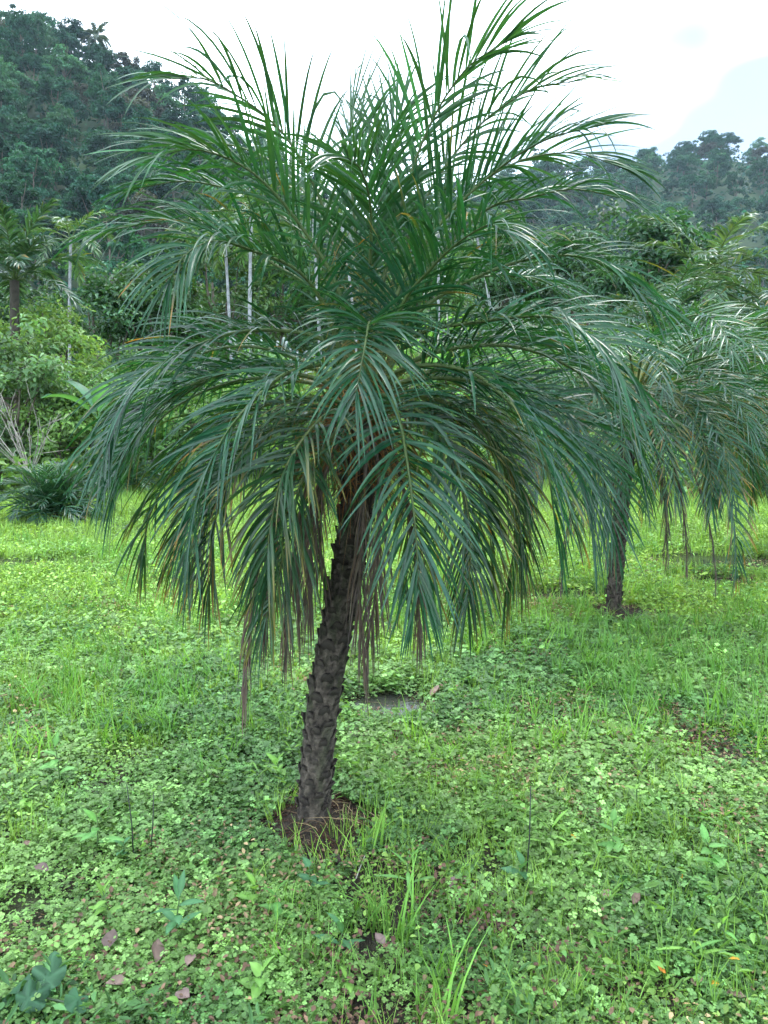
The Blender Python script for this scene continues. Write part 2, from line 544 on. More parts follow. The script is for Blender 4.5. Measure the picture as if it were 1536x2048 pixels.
for x, y in jitter_grid(-150, 40, 108, 258, 9.3, r):
    if x < -.56 * y - 4 or x > -.02 * y + 6: continue
    z = float(hill1(x, y))
    if z < 3: continue
    k = r.choice(6, p=KP)
    m, lab, h = kinds[k]
    s = r.uniform(.85, 1.4)
    put_tree('forest_tree', m, (x, y, z - .8), (s, s * r.uniform(.85, 1.2)), r.uniform(0, 6.28), lab + ' on the steep hillside beside the field', 'tree', 'trees on the steep hillside')
for x, y in jitter_grid(-20, 260, 260, 436, 17.5, r):
    if x > .60 * y + 8 or x < -.02 * y: continue
    z = float(hill2(x, y))
    if z < 14: continue
    k = r.choice(6, p=KP)
    m, lab, h = kinds[k]
    s = r.uniform(1.2, 1.85)
    put_tree('forest_tree', m, (x, y, z - 1.2), (s, s * r.uniform(.75, 1.0)), r.uniform(0, 6.28), lab + ' on the hazy distant ridge', 'tree', 'trees on the distant ridge')

# low growth that fills the hillsides between the trees: one mass each
for f, x0, x1, y0, y1, n, sz, lab in ((hill1, -165, 45, 70, 262, 15000, 1.1, 'dense undergrowth between the trees of the steep hillside'),
                                  (hill2, -70, 280, 150, 450, 13000, 2.0, 'dense undergrowth between the trees of the distant ridge')):
    x = r.uniform(x0, x1, n); y = r.uniform(y0, y1, n)
    z = f(x, y) + r.random(n) ** 2 * 3.2 * sz
    N = nrm(np.stack([r.normal(size=n) * .6, r.normal(size=n) * .6 - .4, np.ones(n)], 1))
    D = nrm(np.cross(N, r.normal(size=(n, 3))))
    v, q = leaf_quads(np.stack([x, y, z], 1), N, D, sz * r.uniform(.7, 1.5, n), sz * r.uniform(.5, 1.1, n))
    c = np.array(DARK) * np.exp(r.normal(size=(n, 1)) * .3) * (1 + r.normal(size=(n, 3)) * .08)
    tag(link('undergrowth', mesh('undergrowth', v, [q], M_TREE, np.repeat(np.clip(c, .004, 1), 6, 0), False)), lab, 'undergrowth', kind='stuff')

# ------------------------------------------------------------------ palm fronds
def frond_geom(curve, L, r, nl=30, ll=.27, lw=.016, start=.2, spread0=62, spread1=22, vee=24, droop=.8, col=(.035, .10, .040),
               twist=0.0, old=0.0, seg=7, spine=True, H=None, dead=False, rach=.0085):
    """curve (n,3): returns rachis MB and list of leaflet arrays (M, verts, 3), faces of one leaflet, colours (M, verts, 3)"""
    n = len(curve)
    T = nrm(np.gradient(curve, axis=0))
    if H is None:
        H = curve[-1] - curve[0]
    H = np.array((H[0], H[1], 0.0))
    if np.linalg.norm(H) < .05: H = np.array((0, -1.0, 0))
    H = nrm(H)
    S0 = np.cross(H, (0, 0, 1.0))
    S = nrm(S0 - (T @ S0)[:, None] * T)
    N = np.cross(S, T)
    tw = np.linspace(0, twist, n)[:, None]
    S, N = S * np.cos(tw) + N * np.sin(tw), N * np.cos(tw) - S * np.sin(tw)
    s = np.linspace(0, 1, n)
    rb = MB()
    rc = np.array((.075, .12, .035)) if not dead else np.array((.10, .075, .055))
    rcol = rc * (1 - .35 * s[:, None]) * np.array((1 + .4 * old, 1, 1))
    rb.tube(curve, np.interp(s, [0, .06, .2, 1], [rach * 1.9, rach * 1.2, rach, rach * .22]), rcol, 6)
    # two ranks of leaflets
    u = start + (1 - start) * (np.arange(nl) + .5) / nl
    u = np.concatenate([u, u + .25 / nl, [1.0, 1.0]])
    side = np.concatenate([np.ones(nl), -np.ones(nl), [1, -1]])
    u = np.clip(u + r.normal(size=len(u)) * .18 / nl, start * .9, 1)
    f = (u - start) / (1 - start)
    lens = ll * np.interp(f, [0, .12, .4, .75, 1], [.55, .85, 1.08, .95, .72]) * r.uniform(.88, 1.12, len(u))
    wid = lw * np.interp(f, [0, .15, .5, 1], [.65, .95, 1.1, .8]) * r.uniform(.85, 1.15, len(u))
    if spine:   # thin straw coloured spines low on the stalk
        ns = 7
        us = np.linspace(.06, start, ns); us = np.concatenate([us, us + .01])
        u = np.concatenate([u, us]); side = np.concatenate([side, np.ones(ns), -np.ones(ns)])
        f = np.concatenate([f, np.zeros(2 * ns)])
        lens = np.concatenate([lens, ll * r.uniform(.25, .5, 2 * ns)]); wid = np.concatenate([wid, np.full(2 * ns, lw * .22)])
    m = len(u)
    isp = np.zeros(m, bool)
    if spine: isp[-2 * ns:] = True
    ip = lambda A: np.stack([np.interp(u, s, A[:, k]) for k in range(3)], 1)
    P, t, sd, nn = ip(curve), nrm(ip(T)), ip(S), ip(N)
    al = np.radians(np.interp(f, [0, .6, .9, 1], [spread0, spread0 * .72, spread1 * 1.3, spread1 * .55]) + r.normal(size=m) * 6)[:, None]
    be = np.radians(vee + r.normal(size=m) * 12)[:, None]
    d = nrm(np.cos(al) * t + np.sin(al) * (side[:, None] * sd * np.cos(be) + nn * np.sin(be)))
    nv = nrm(nn + .42 * r.normal(size=(m, 3)) - side[:, None] * sd * .25)
    K = seg + 1
    V = np.zeros((m, K, 3, 3)); C = np.zeros((m, K, 3, 3))
    p = P.copy()
    dr = (droop * r.uniform(.55, 1.45, m) * np.interp(f, [0, 1], [.85, 1.15]))[:, None]
    dr = dr * np.where(r.random((m, 1)) < .07, 3.2, 1)          # a few limp or kinked leaflets
    base = np.asarray(col) * np.exp(r.normal(size=(m, 1)) * .18) * (1 + r.normal(size=(m, 3)) * np.array((.10, .03, .10)))
    yel = (r.random(m) < old)[:, None] * r.uniform(.35, 1, (m, 1))
    tipc = np.array((.36, .17, .02)) if r.random() < .6 else np.array((.20, .16, .03))
    for k in range(K):
        x = k / seg
        dk = nrm(d + dr * x ** 1.3 * np.array((0, 0, -1.0)))
        sv = nrm(np.cross(dk, nv)); nk = np.cross(sv, dk)
        wk = (wid * .5 * (np.interp(x, [0, .08, .3, .6, .85, 1], [.45, .8, 1, .82, .42, .02])))[:, None]
        fo = .42 - .2 * x
        V[:, k, 0] = p - sv * wk + nk * wk * fo
        V[:, k, 1] = p
        V[:, k, 2] = p + sv * wk + nk * wk * fo
        cy = np.clip((x - .45) * 1.9, 0, 1) * yel
        ck = base * (1 - cy) + tipc * cy
        C[:, k] = ck[:, None]
        if spine: C[isp, k] = np.array((.20, .17, .07))
        p = p + dk * (lens / seg)[:, None]
    i = (np.arange(seg) * 3)[:, None]
    q = np.concatenate([i + np.array([[0, 1, 4, 3]]), i + np.array([[1, 2, 5, 4]])])
    return rb, V.reshape(m, K * 3, 3), q, C.reshape(m, K * 3, 3)


def add_frond(parent, curve, L, r, name='frond', single=False, label=None, mat=None, **kw):
    org = Vector(curve[0])
    rb, V, q, C = frond_geom(curve - curve[0], L, r, **kw)
    dead = kw.get('dead', False)
    fo = link(name, rb.mesh('rachis', M_RACH), parent)
    fo.location = org - (parent.location if parent else Vector())
    if label: fo['label'] = label
    mat = mat or (M_DEAD if dead else M_PALM)
    if single:
        for k in range(len(V)):
            o = link('leaflet', mesh('leaflet', V[k] - V[k][1], [q], mat, C[k]), fo)
            o.location = V[k][1]
    else:
        m, nv = V.shape[:2]
        qq = (q[None] + np.arange(m)[:, None, None] * nv).reshape(-1, 4)
        tag(link('leaflets', mesh('leaflets', V.reshape(-1, 3), [qq], mat, C.reshape(-1, 3)), fo), kind='stuff')
    return fo


def arch(origin, az, e0, D, L, n=22, r=None, pw=1.25):
    """frond curve leaving origin at azimuth az, elevation e0, bending down by D degrees"""
    s = np.linspace(0, 1, n)
    e = np.radians(e0 - D * s ** pw)
    a = az + (r.normal() * .12 if r is not None else 0) * s
    st = np.stack([np.cos(e) * np.cos(a), np.cos(e) * np.sin(a), np.sin(e)], 1) * (L / (n - 1))
    return np.asarray(origin) + np.concatenate([[np.zeros(3)], np.cumsum(st[:-1], 0)])


# ------------------------------------------------------------------ palm trunk
def trunk_mesh(axis, R0, R1, seed, scale=1.0, dark_top=.55):
    r = np.random.default_rng(seed)
    n, sd = 170, 44
    A, L = catmull(axis, n)
    s = np.linspace(0, 1, n); th = np.arange(sd) * 2 * math.pi / sd
    S, TH = np.meshgrid(s, th, indexing='ij')
    z = S * L / scale
    lump = np.abs(np.sin(5 * TH + z * 42)) * np.abs(np.sin(5 * TH - z * 42)) + .35 * np.abs(np.sin(z * 85))
    nz = fbm(TH * 3 + 5, z * 22, seed) - .5
    rad = (R0 + (R1 - R0) * S) * (1 + .10 * (lump - .5) + .06 * nz)
    rad *= 1 + .22 * np.exp(-z / .05)
    T = nrm(np.gradient(A, axis=0))
    X = nrm(np.cross(T, (0, 1.0, 0))); Yv = np.cross(T, X)
    v = A[:, None] + rad[..., None] * (np.cos(TH)[..., None] * X[:, None] + np.sin(TH)[..., None] * Yv[:, None])
    i = np.arange(n - 1)[:, None] * sd; j = np.arange(sd)[None]; k = (j + 1) % sd
    q = np.stack([i + j, i + k, i + sd + k, i + sd + j], -1).reshape(-1, 4)
    g1, g2 = np.array((.095, .078, .062)), np.array((.016, .013, .010))
    f = np.clip(.5 + nz * 1.8 + (lump - .45) * .6, 0, 1)[..., None]
    moss = smooth01((fbm(TH * 1.5, z * 6, seed + 8) - .5) * 5)[..., None] * .5
    c = g2 + (g1 - g2) * f
    c = c * (1 - moss) + np.array((.04, .05, .022)) * moss
    return mesh('trunk', v.reshape(-1, 3), [q], M_BARK, c.reshape(-1, 3)), A, L, X, Yv, T


def stub_mesh(seed):
    """old leaf base left on the trunk: a broad wedge with a torn upper lip"""
    r = np.random.default_rng(seed)
    b = MB()
    prof = [(-.5, 0), (-.42, .35), (0, .55), (.42, .35), (.5, 0), (.3, -.1), (-.3, -.1)]
    rings = []
    for t, (dz, outw, sx) in enumerate([(-.9, -.25, .5), (-.35, .35, 1.0), (.25, .75, .85), (.62, .98, .6), (.66, .7, .5)]):
        rings.append([(x * sx + r.normal() * .05, (y * .55 + outw * .8 - .25) + r.normal() * .05, dz + r.normal() * .07 + abs(x) * -.2) for x, y in prof])
    v = np.array(rings).reshape(-1, 3)
    k = len(prof)
    q = [[a * k + j, a * k + (j + 1) % k, (a + 1) * k + (j + 1) % k, (a + 1) * k + j] for a in range(4) for j in range(k)]
    g = r.uniform(.75, 1.3)
    c = np.repeat(np.array([(.03, .024, .019), (.05, .04, .032), (.095, .08, .065), (.075, .06, .05), (.014, .011, .009)]) * g, k, 0)
    b.add(v, [np.array(q), np.array([[4 * k + j for j in range(k)]])], c)
    return b.mesh('leaf_base', M_BARK, smooth=False)


STUBS = [stub_mesh(s) for s in range(5)]


def stubs(parent, A, L, X, Yv, T, R0, R1, r, z0, z1, step, size):
    k = 0
    z = z0
    while z < z1:
        th = k * R(137.5) + r.normal() * .05
        s = z / L
        c = np.array([np.interp(s, np.linspace(0, 1, len(A)), A[:, j]) for j in range(3)])
        i = min(int(s * (len(A) - 1)), len(A) - 1)
        o = math.cos(th) * X[i] + math.sin(th) * Yv[i]
        rad = R0 + (R1 - R0) * s
        y = nrm(o); zz = T[i]; xx = np.cross(y, zz)
        up = smooth01((s - .55) * 3)
        sc = size * r.uniform(.8, 1.2)
        Mx = np.eye(4); Mx[:3, 0] = xx * sc; Mx[:3, 1] = y * sc * r.uniform(.35, .65) * (1 + .8 * up); Mx[:3, 2] = zz * sc * r.uniform(.55, .8) * (1 + .5 * up)
        Mx[:3, 3] = c + o * rad * .94
        ob = link('leaf_base', STUBS[int(r.integers(5))], parent)
        ob.matrix_local = Matrix(Mx.tolist())
        k += 1
        z += step * r.uniform(.85, 1.15)


def fibre(parent, centre, rad, zlo, zhi, n, r, name='fibre', length=(.05, .22)):
    """matted brown fibre and torn sheath threads around the head of the trunk"""
    b = MB()
    for _ in range(n):
        a = r.uniform(0, 6.28)
        z = r.uniform(zlo, zhi)
        p = centre + np.array((math.cos(a) * rad, math.sin(a) * rad, z))
        d = nrm(np.array((math.cos(a) * 1.0, math.sin(a) * 1.0, r.normal() * .9)) + r.normal(size=3) * .5)
        l = r.uniform(*length)
        pts = [p + d * l * t + np.array((0, 0, -l * .6 * t * t)) for t in np.linspace(0, 1, 4)]
        c = np.array((.30, .115, .035)) if r.random() < .45 else (np.array((.06, .04, .03)) if r.random() < .6 else np.array((.2, .13, .06)))
        b.tube(pts, [.0018, .0015, .001, .0005], c * r.uniform(.7, 1.3), 3, False)
    o = link(name, b.mesh(name, M_WOOD), parent)
    o['kind'] = 'stuff'
    return o


def sheaths(parent, centre, rad, zlo, zhi, n, r):
    for k in range(n):
        a = k * R(137.5); z = zlo + (zhi - zlo) * k / n
        b = MB()
        w0 = rad * 1.1; h = rad * 2.4
        vs = []
        for i, t in enumerate(np.linspace(0, 1, 6)):
            for j, x in enumerate(np.linspace(-1, 1, 5)):
                an = a + x * (1.0 * (1 - t) ** 1.3 + .12)
                rr = rad * (1.02 + .35 * t * t) + .004 * r.normal()
                vs.append((math.cos(an) * rr, math.sin(an) * rr, h * t + .01 * r.normal()))
        vs = np.array(vs)
        q = [[i * 5 + j, i * 5 + j + 1, (i + 1) * 5 + j + 1, (i + 1) * 5 + j] for i in range(5) for j in range(4)]
        c = np.array((.28, .11, .035)) if k % 3 else np.array((.09, .06, .035))
        c = c * r.uniform(.7, 1.2)
        if k > n * .6: c = np.array((.09, .12, .04))
        b.add(vs, [np.array(q)], c)
        o = link('leaf_sheath', b.mesh('leaf_sheath', M_BARK), parent)
        o.location = Vector(centre) + Vector((0, 0, z)) - parent.location


# ------------------------------------------------------------------ the leaning palm
r = np.random.default_rng(21)
PY = float(PB[1])
foot = np.array((PB[0], PY, float(ground_z(PB[0], PY))))
palm = empty('date_palm', foot)
tag(palm, 'tall feathery date palm with a leaning scarred trunk rooted in a bare soil mound', 'palm tree', 'date palms in the field')
axis = [pix(626, 1652, PY), pix(632, 1560, PY), pix(642, 1440, PY + .01), pix(664, 1300, PY + .02), pix(694, 1150, PY + .03), pix(714, 1000, PY + .03), pix(722, 880, PY + .03), pix(724, 800, PY + .03)]
axis = np.array(axis); axis[0][2] = foot[2] - .06
tm, A, L, X, Yv, T = trunk_mesh(axis - foot, .061, .056, 3)
link('trunk', tm, palm)
stubs(palm, A, L, X, Yv, T, .061, .056, r, .10, L - .05, .0098, .044)
head = axis[-1]
sheaths(palm, head + np.array((0, 0, -.14)), .055, 0, .16, 14, r)
fibre(palm, head - foot, .062, -.34, .06, 620, r, length=(.06, .26))
fibre(palm, head - foot + np.array((-.06, 0, 0)), .06, -.16, .0, 160, r, length=(.1, .3))

# px, py and depth offset of each stalk; kind of foliage
G_Y, G_M, G_O = (.023, .084, .033), (.015, .068, .032), (.018, .060, .024)
FR = [
    # young upright fronds
    ('y', [(736, 600, 0), (742, 430, -.12), (724, 345, -.28), (698, 318, -.42)], {}),
    ('y', [(722, 600, .02), (708, 430, .05), (698, 300, .06), (702, 225, .06)], dict(droop=.35)),
    ('y', [(745, 600, .06), (760, 430, .12), (772, 300, .14), (800, 230, .15)], dict(droop=.4)),
    ('y', [(760, 600, 0), (800, 420, 0), (855, 260, -.05), (930, 140, -.15), (1010, 85, -.22)], {}),
    ('y', [(775, 600, .1), (850, 400, .15), (950, 260, .15), (1060, 180, .12), (1140, 165, .1)], {}),
    ('y', [(690, 560, .05), (640, 400, .05), (590, 300, 0), (540, 240, -.05), (480, 195, -.1), (410, 158, -.2), (345, 158, -.28)], {}),
    ('y', [(690, 560, .2), (620, 400, .4), (530, 315, .5), (430, 285, .6), (360, 300, .65)], {}),
    ('y', [(790, 600, .2), (900, 420, .3), (1020, 330, .35), (1140, 305, .35), (1230, 330, .35)], {}),
    ('y', [(680, 590, -.05), (600, 450, -.12), (505, 345, -.2), (400, 300, -.3), (320, 310, -.36)], {}),
    # middle fronds
    ('s', [(735, 690, -.12), (738, 645, -.32), (730, 690, -.56), (712, 785, -.70)], dict(droop=.75)),
    ('m', [(790, 600, -.02), (870, 460, -.05), (988, 345, -.1), (1090, 280, -.2), (1170, 258, -.3)], dict(droop=.55)),
    ('m', [(800, 620, .1), (958, 430, .15), (1063, 395, .1), (1148, 378, .05), (1235, 395, 0)], {}),
    ('m', [(800, 620, -.15), (860, 540, -.3), (913, 488, -.42), (975, 450, -.56), (1000, 460, -.64)], {}),
    ('m', [(820, 640, .05), (1000, 535, 0), (1170, 515, -.1), (1310, 610, -.2)], {}),
    ('m', [(820, 680, -.1), (950, 645, -.25), (1110, 635, -.38), (1210, 700, -.46), (1255, 790, -.5)], {}),
    ('m', [(800, 700, .2), (950, 680, .35), (1120, 720, .45), (1240, 830, .5)], {}),
    ('m', [(790, 640, .3), (930, 560, .5), (1080, 560, .65), (1200, 640, .7)], {}),
    ('m', [(850, 745, 0), (1000, 750, 0), (1150, 840, -.05), (1210, 970, -.1), (1225, 1060, -.1)], {}),
    ('m', [(800, 740, -.2), (930, 740, -.4), (1036, 823, -.5), (1090, 919, -.55), (1112, 1060, -.55)], {}),
    ('s', [(680, 735, -.2), (590, 740, -.35), (522, 786, -.45), (450, 872, -.5), (395, 990, -.5), (375, 1100, -.5)], {}),
    ('m', [(660, 690, -.1), (540, 660, -.15), (420, 680, -.2), (300, 745, -.25), (235, 830, -.28), (208, 920, -.3)], {}),
    ('m', [(660, 640, -.1), (600, 545, -.2), (500, 500, -.3), (430, 482, -.4), (370, 510, -.5), (340, 560, -.54)], {}),
    ('m', [(650, 610, 0), (550, 530, .05), (460, 475, .05), (340, 442, 0), (215, 462, -.05)], {}),
    ('m', [(660, 560, .1), (545, 415, .15), (465, 380, .2), (370, 362, .2), (285, 375, .2)], {}),
    ('m', [(640, 770, .15), (480, 760, .3), (330, 830, .4), (250, 960, .45)], {}),
    ('m', [(640, 740, 0), (470, 740, 0), (340, 810, -.05), (260, 900, -.05), (225, 960, -.05)], {}),
    # old hanging fronds
    ('s', [(770, 790, -.25), (797, 836, -.45), (815, 930, -.6), (831, 1060, -.66), (838, 1180, -.68)], {}),
    ('o', [(690, 840, -.15), (650, 897, -.3), (605, 960, -.4), (580, 1058, -.45), (550, 1180, -.45), (530, 1240, -.45)], {}),
    ('o', [(790, 800, .1), (900, 850, .2), (970, 1000, .25), (985, 1150, .25)], {}),
    ('o', [(780, 810, 0), (880, 880, .05), (930, 1010, .05), (925, 1150, .05)], {}),
    ('o', [(800, 780, .2), (980, 830, .35), (1110, 960, .4), (1150, 1060, .4)], {}),
    ('o', [(650, 830, .1), (520, 880, .15), (400, 1000, .2), (350, 1120, .2)], {}),
    ('o', [(650, 820, -.1), (540, 870, -.2), (450, 970, -.25), (400, 1090, -.28), (385, 1160, -.28)], {}),
    ('o', [(670, 850, .15), (600, 930, .2), (570, 1050, .22), (560, 1180, .22)], {}),
    ('o', [(690, 850, .2), (650, 950, .35), (640, 1060, .38), (650, 1150, .38)], {}),
    ('o', [(760, 830, .2), (800, 950, .35), (820, 1080, .38), (810, 1180, .38)], {}),
    ('o', [(830, 790, -.15), (960, 850, -.2), (1030, 980, -.22), (1040, 1130, -.22)], {}),
    ('o', [(680, 820, -.25), (630, 850, -.45), (570, 940, -.55), (540, 1060, -.56), (535, 1150, -.56)], {}),
    ('o', [(670, 800, -.2), (570, 820, -.3), (480, 910, -.36), (430, 1040, -.38), (420, 1170, -.38)], {}),
    ('o', [(650, 800, .05), (500, 820, .08), (370, 910, .1), (300, 1030, .1), (290, 1110, .1)], {}),
    ('m', [(640, 760, -.1), (480, 740, -.15), (350, 790, -.18), (260, 890, -.2), (230, 990, -.2)], {}),
    ('o', [(780, 800, -.15), (870, 850, -.3), (920, 950, -.38), (940, 1080, -.4), (935, 1200, -.4)], {}),
    ('o', [(800, 790, -.05), (930, 830, -.08), (1010, 940, -.1), (1030, 1070, -.1), (1010, 1190, -.1)], {}),
    ('m', [(820, 760, -.1), (980, 770, -.2), (1100, 850, -.25), (1170, 970, -.27), (1185, 1070, -.27)], {}),
    ('m', [(830, 720, -.05), (1000, 690, -.1), (1150, 740, -.12), (1250, 850, -.14), (1280, 950, -.14)], {}),
    ('d', [(670, 850, -.1), (610, 900, -.15), (535, 1050, -.15), (505, 1220, -.15), (490, 1380, -.15)], {}),
    ('d', [(680, 860, 0), (620, 950, 0), (587, 1130, 0), (574, 1290, 0)], {}),
    ('d', [(690, 860, -.1), (650, 950, -.12), (625, 1080, -.12), (616, 1220, -.12)], {}),
    ('d', [(735, 860, -.1), (728, 1000, -.15), (720, 1190, -.15), (732, 1350, -.15)], {}),
    ('d', [(660, 850, -.05), (580, 930, -.08), (545, 1100, -.08), (530, 1260, -.08)], {}),
    ('d', [(690, 860, .1), (640, 960, .15), (600, 1110, .15), (598, 1250, .15)], {}),
    ('d', [(745, 860, -.08), (760, 1000, -.12), (752, 1170, -.12), (736, 1290, -.12)], {}),
    ('d', [(770, 860, .1), (812, 1000, .15), (835, 1150, .15), (838, 1270, .15)], {}),
]


def palm_frond(parent, kind, curve, Lf, r, kw, face=None):
    # a frond's blade is rolled on its stalk: how far towards the open side of the crown
    if face is None: face = {'y': 1.7, 'm': .8, 's': .3, 'o': .5, 'd': 0}[kind]
    h = curve[-1] - curve[0]; h[2] = 0; h = nrm(h)
    kw = dict(kw, H=h + np.array((0, -face * (.6 + .8 * r.random()), 0)))
    if kind == 'y':
        return add_frond(parent, curve, Lf, r, nl=33, ll=.35, lw=.0128, start=.36, spread0=50, spread1=20, vee=26, col=G_Y, twist=r.normal() * .35, **{**dict(droop=.62), **kw})
    if kind in 'ms':
        return add_frond(parent, curve, Lf, r, nl=49, ll=.32, lw=.0106, start=.21, col=G_M, single=(kind == 's'), twist=r.normal() * .3, old=.04, **{**dict(droop=1.0), **kw})
    if kind == 'o':
        return add_frond(parent, curve, Lf, r, nl=50, ll=.29, lw=.0102, start=.19, col=G_O, twist=r.normal() * .3, old=.5, **{**dict(droop=1.6), **kw})
    return add_frond(parent, curve, Lf, r, name='dead_frond', nl=36, ll=.26, lw=.006, start=.3, spread0=18, spread1=8, vee=3, col=(.115, .088, .07),
                     dead=True, spine=False, twist=r.normal(), label='dry grey-brown dead frond hanging against the trunk', **{**dict(droop=2.5), **kw})


for kind, pts, kw in FR:
    c3 = [pix(a, b, PY + .03 + dy) for a, b, dy in pts]
    lo = {'y': .04, 'm': -.03, 's': -.03, 'o': -.10, 'd': -.13}[kind]
    dirh = np.array((c3[-1][0] - head[0], c3[-1][1] - head[1], 0)); dirh = nrm(dirh)
    st = head + dirh * .035 + np.array((0, 0, lo))
    curve, Lf = catmull([st] + c3, 26)
    palm_frond(palm, kind, curve, Lf, r, kw)
for k in (0, 1, 3, 5, 6):      # fronds arching away behind the crown
    az = R(90) + R(-66 + 22 * k)
    e0 = [42, 25, 32, 18, 35, 22, 40][k]
    curve = arch(head + np.array((math.cos(az), math.sin(az), 0)) * .035, az, e0, 95 if e0 > 40 else 105, 1.15, 26, r)
    palm_frond(palm, 'm', curve, 1.15, r, {}, 0.0)


# ------------------------------------------------------------------ other date palms
def date_palm(name, foot, height, lean, r, label, nfr, Lf, e_hi=58, cat='palm tree', group='date palms in the field', ndead=3, tr=.054, old=.55, hang_old=.6):
    foot = np.array((foot[0], foot[1], float(ground_z(foot[0], foot[1]))))
    p = empty(name, foot)
    tag(p, label, cat, group)
    top = np.array((lean[0], lean[1], height))
    ax = np.array([(0, 0, -.06), top * np.array((.2, .2, .33)), top * np.array((.55, .55, .66)), top])
    tm, A, L, X, Yv, T = trunk_mesh(ax, tr, tr * .92, int(r.integers(1000)))
    link('trunk', tm, p)
    stubs(p, A, L, X, Yv, T, tr, tr * .92, r, .12, L - .05, .0125, .046)
    head = foot + top
    sheaths(p, head + np.array((0, 0, -.12)), tr * .9, 0, .12, 8, r)
    fibre(p, top, tr, -.2, .05, 150, r)
    for k in range(nfr):
        f = k / (nfr - 1)
        az = k * R(137.5) + r.normal() * .1
        e0 = e_hi * (1 - f) ** .8 - 12 * f + r.normal() * 4
        D = 112 - 26 * f + r.normal() * 6
        o_ = f > .68
        add_frond(p, arch(head + np.array((math.cos(az) * .03, math.sin(az) * .03, .02 - .12 * f)), az, e0, D, Lf * r.uniform(.9, 1.08), 20, r), Lf, r,
                  nl=36, ll=.29, lw=.013, start=.2, col=G_M if f > .3 else G_Y, twist=r.normal() * .25, old=old if o_ else .04, droop=.5 + .9 * f, seg=5)
    for k, azd in enumerate((-165, -140, -118, -98, -80, -62, -42, -20, 5)):      # old fronds hanging down in front of the trunk
        az = R(azd + r.normal() * 5)
        add_frond(p, arch(head + np.array((math.cos(az) * .03, math.sin(az) * .03, -.06)), az, 30 + r.normal() * 6, 116, Lf * r.uniform(.82, .98), 20, r, .85), Lf, r,
                  nl=36, ll=.28, lw=.013, start=.2, col=G_O if k % 2 else G_M, twist=r.normal() * .25, old=hang_old, droop=1.4, seg=5)
    for k in range(ndead):
        az = r.uniform(0, 6.28)
        add_frond(p, arch(head + np.array((math.cos(az) * .03, math.sin(az) * .03, -.12)), az, -25, 62, Lf * .95, 18, r, .5), Lf, r, name='dead_frond',
                  nl=34, ll=.24, lw=.0065, start=.3, spread0=14, spread1=8, vee=3, col=(.105, .08, .075), dead=True, spine=False, droop=2.5, seg=5,
                  label='dry brown dead frond hanging down')
    return p


date_palm('date_palm', P2, 1.68, (.12, .05), np.random.default_rng(31), 'date palm with a straight stubby trunk standing behind the leaning palm', 48, 1.55, ndead=5)
P3 = pix(1600, 1100, 7.9)
date_palm('date_palm', P3, 1.75, (.1, .1), np.random.default_rng(32), 'date palm with orange tipped drooping fronds beside the straight trunked palm', 44, 1.55, ndead=1, hang_old=.85)


def young_palm(foot, Lf, n, r, label):
    foot = np.array((foot[0], foot[1], float(ground_z(foot[0], foot[1]))))
    p = empty('young_palm', foot)
    tag(p, label, 'palm', 'young palms at the edge of the field')
    b = MB(); b.tube([(0, 0, -.05), (0, 0, .08), (.01, 0, .2)], [.05, .06, .04], (.06, .045, .03), 8)
    link('trunk', b.mesh('trunk', M_BARK), p)
    for k in range(n):
        f = k / (n - 1); az = k * R(137.5)
        add_frond(p, arch(foot + np.array((0, 0, .12)), az, 80 * (1 - f) + 12, 75 + 25 * f, Lf * r.uniform(.85, 1.1), 14, r), Lf, r,
                  nl=26, ll=Lf * .30, lw=.020, start=.12, col=(.022, .07, .038), droop=.5, seg=4, spine=False)
    return p


young_palm(gpix(108, 1043), .85, 48, np.random.default_rng(41), 'low bushy young palm with dense fronds down to the grass')
young_palm(gpix(248, 985), .8, 30, np.random.default_rng(42), 'small dark young palm half hidden behind the drooping fronds')

# ------------------------------------------------------------------ palms, trees and shrubs behind the field
def far_palm(name, foot, height, lean, r, label, nfr, Lf, tr, col, e0r=(75, -5), D=(60, 70), lw=.05, bark=(.16, .15, .13), group='tall palms behind the field', nl=34, ll=.24, droop=.9):
    p = empty(name, (foot[0], foot[1], 0))
    tag(p, label, 'palm tree', group)
    b = MB()
    z = np.linspace(-.2, 1, 14)
    pts = np.stack([lean[0] * z * np.abs(z), lean[1] * z * np.abs(z), height * z], 1)
    b.tube(pts, np.linspace(tr * 1.2, tr * .85, 14) * (1 + .06 * np.sin(np.arange(14) * 2.1)), bark, 9)
    link('trunk', b.mesh('trunk', M_WOOD), p)
    head = np.array((foot[0] + lean[0], foot[1] + lean[1], height))
    for k in range(nfr):
        f = k / max(1, nfr - 1); az = k * R(137.5) + r.normal() * .15
        add_frond(p, arch(head, az, e0r[0] + (e0r[1] - e0r[0]) * f + r.normal() * 5, D[0] + (D[1] - D[0]) * f, Lf * r.uniform(.85, 1.1), 14, r), Lf, r,
                  nl=nl, ll=ll * Lf, lw=lw, start=.15, spread0=60, spread1=25, vee=10, col=col, droop=droop, seg=3, spine=False, rach=.012 * Lf ** .6, old=.03)
    return p


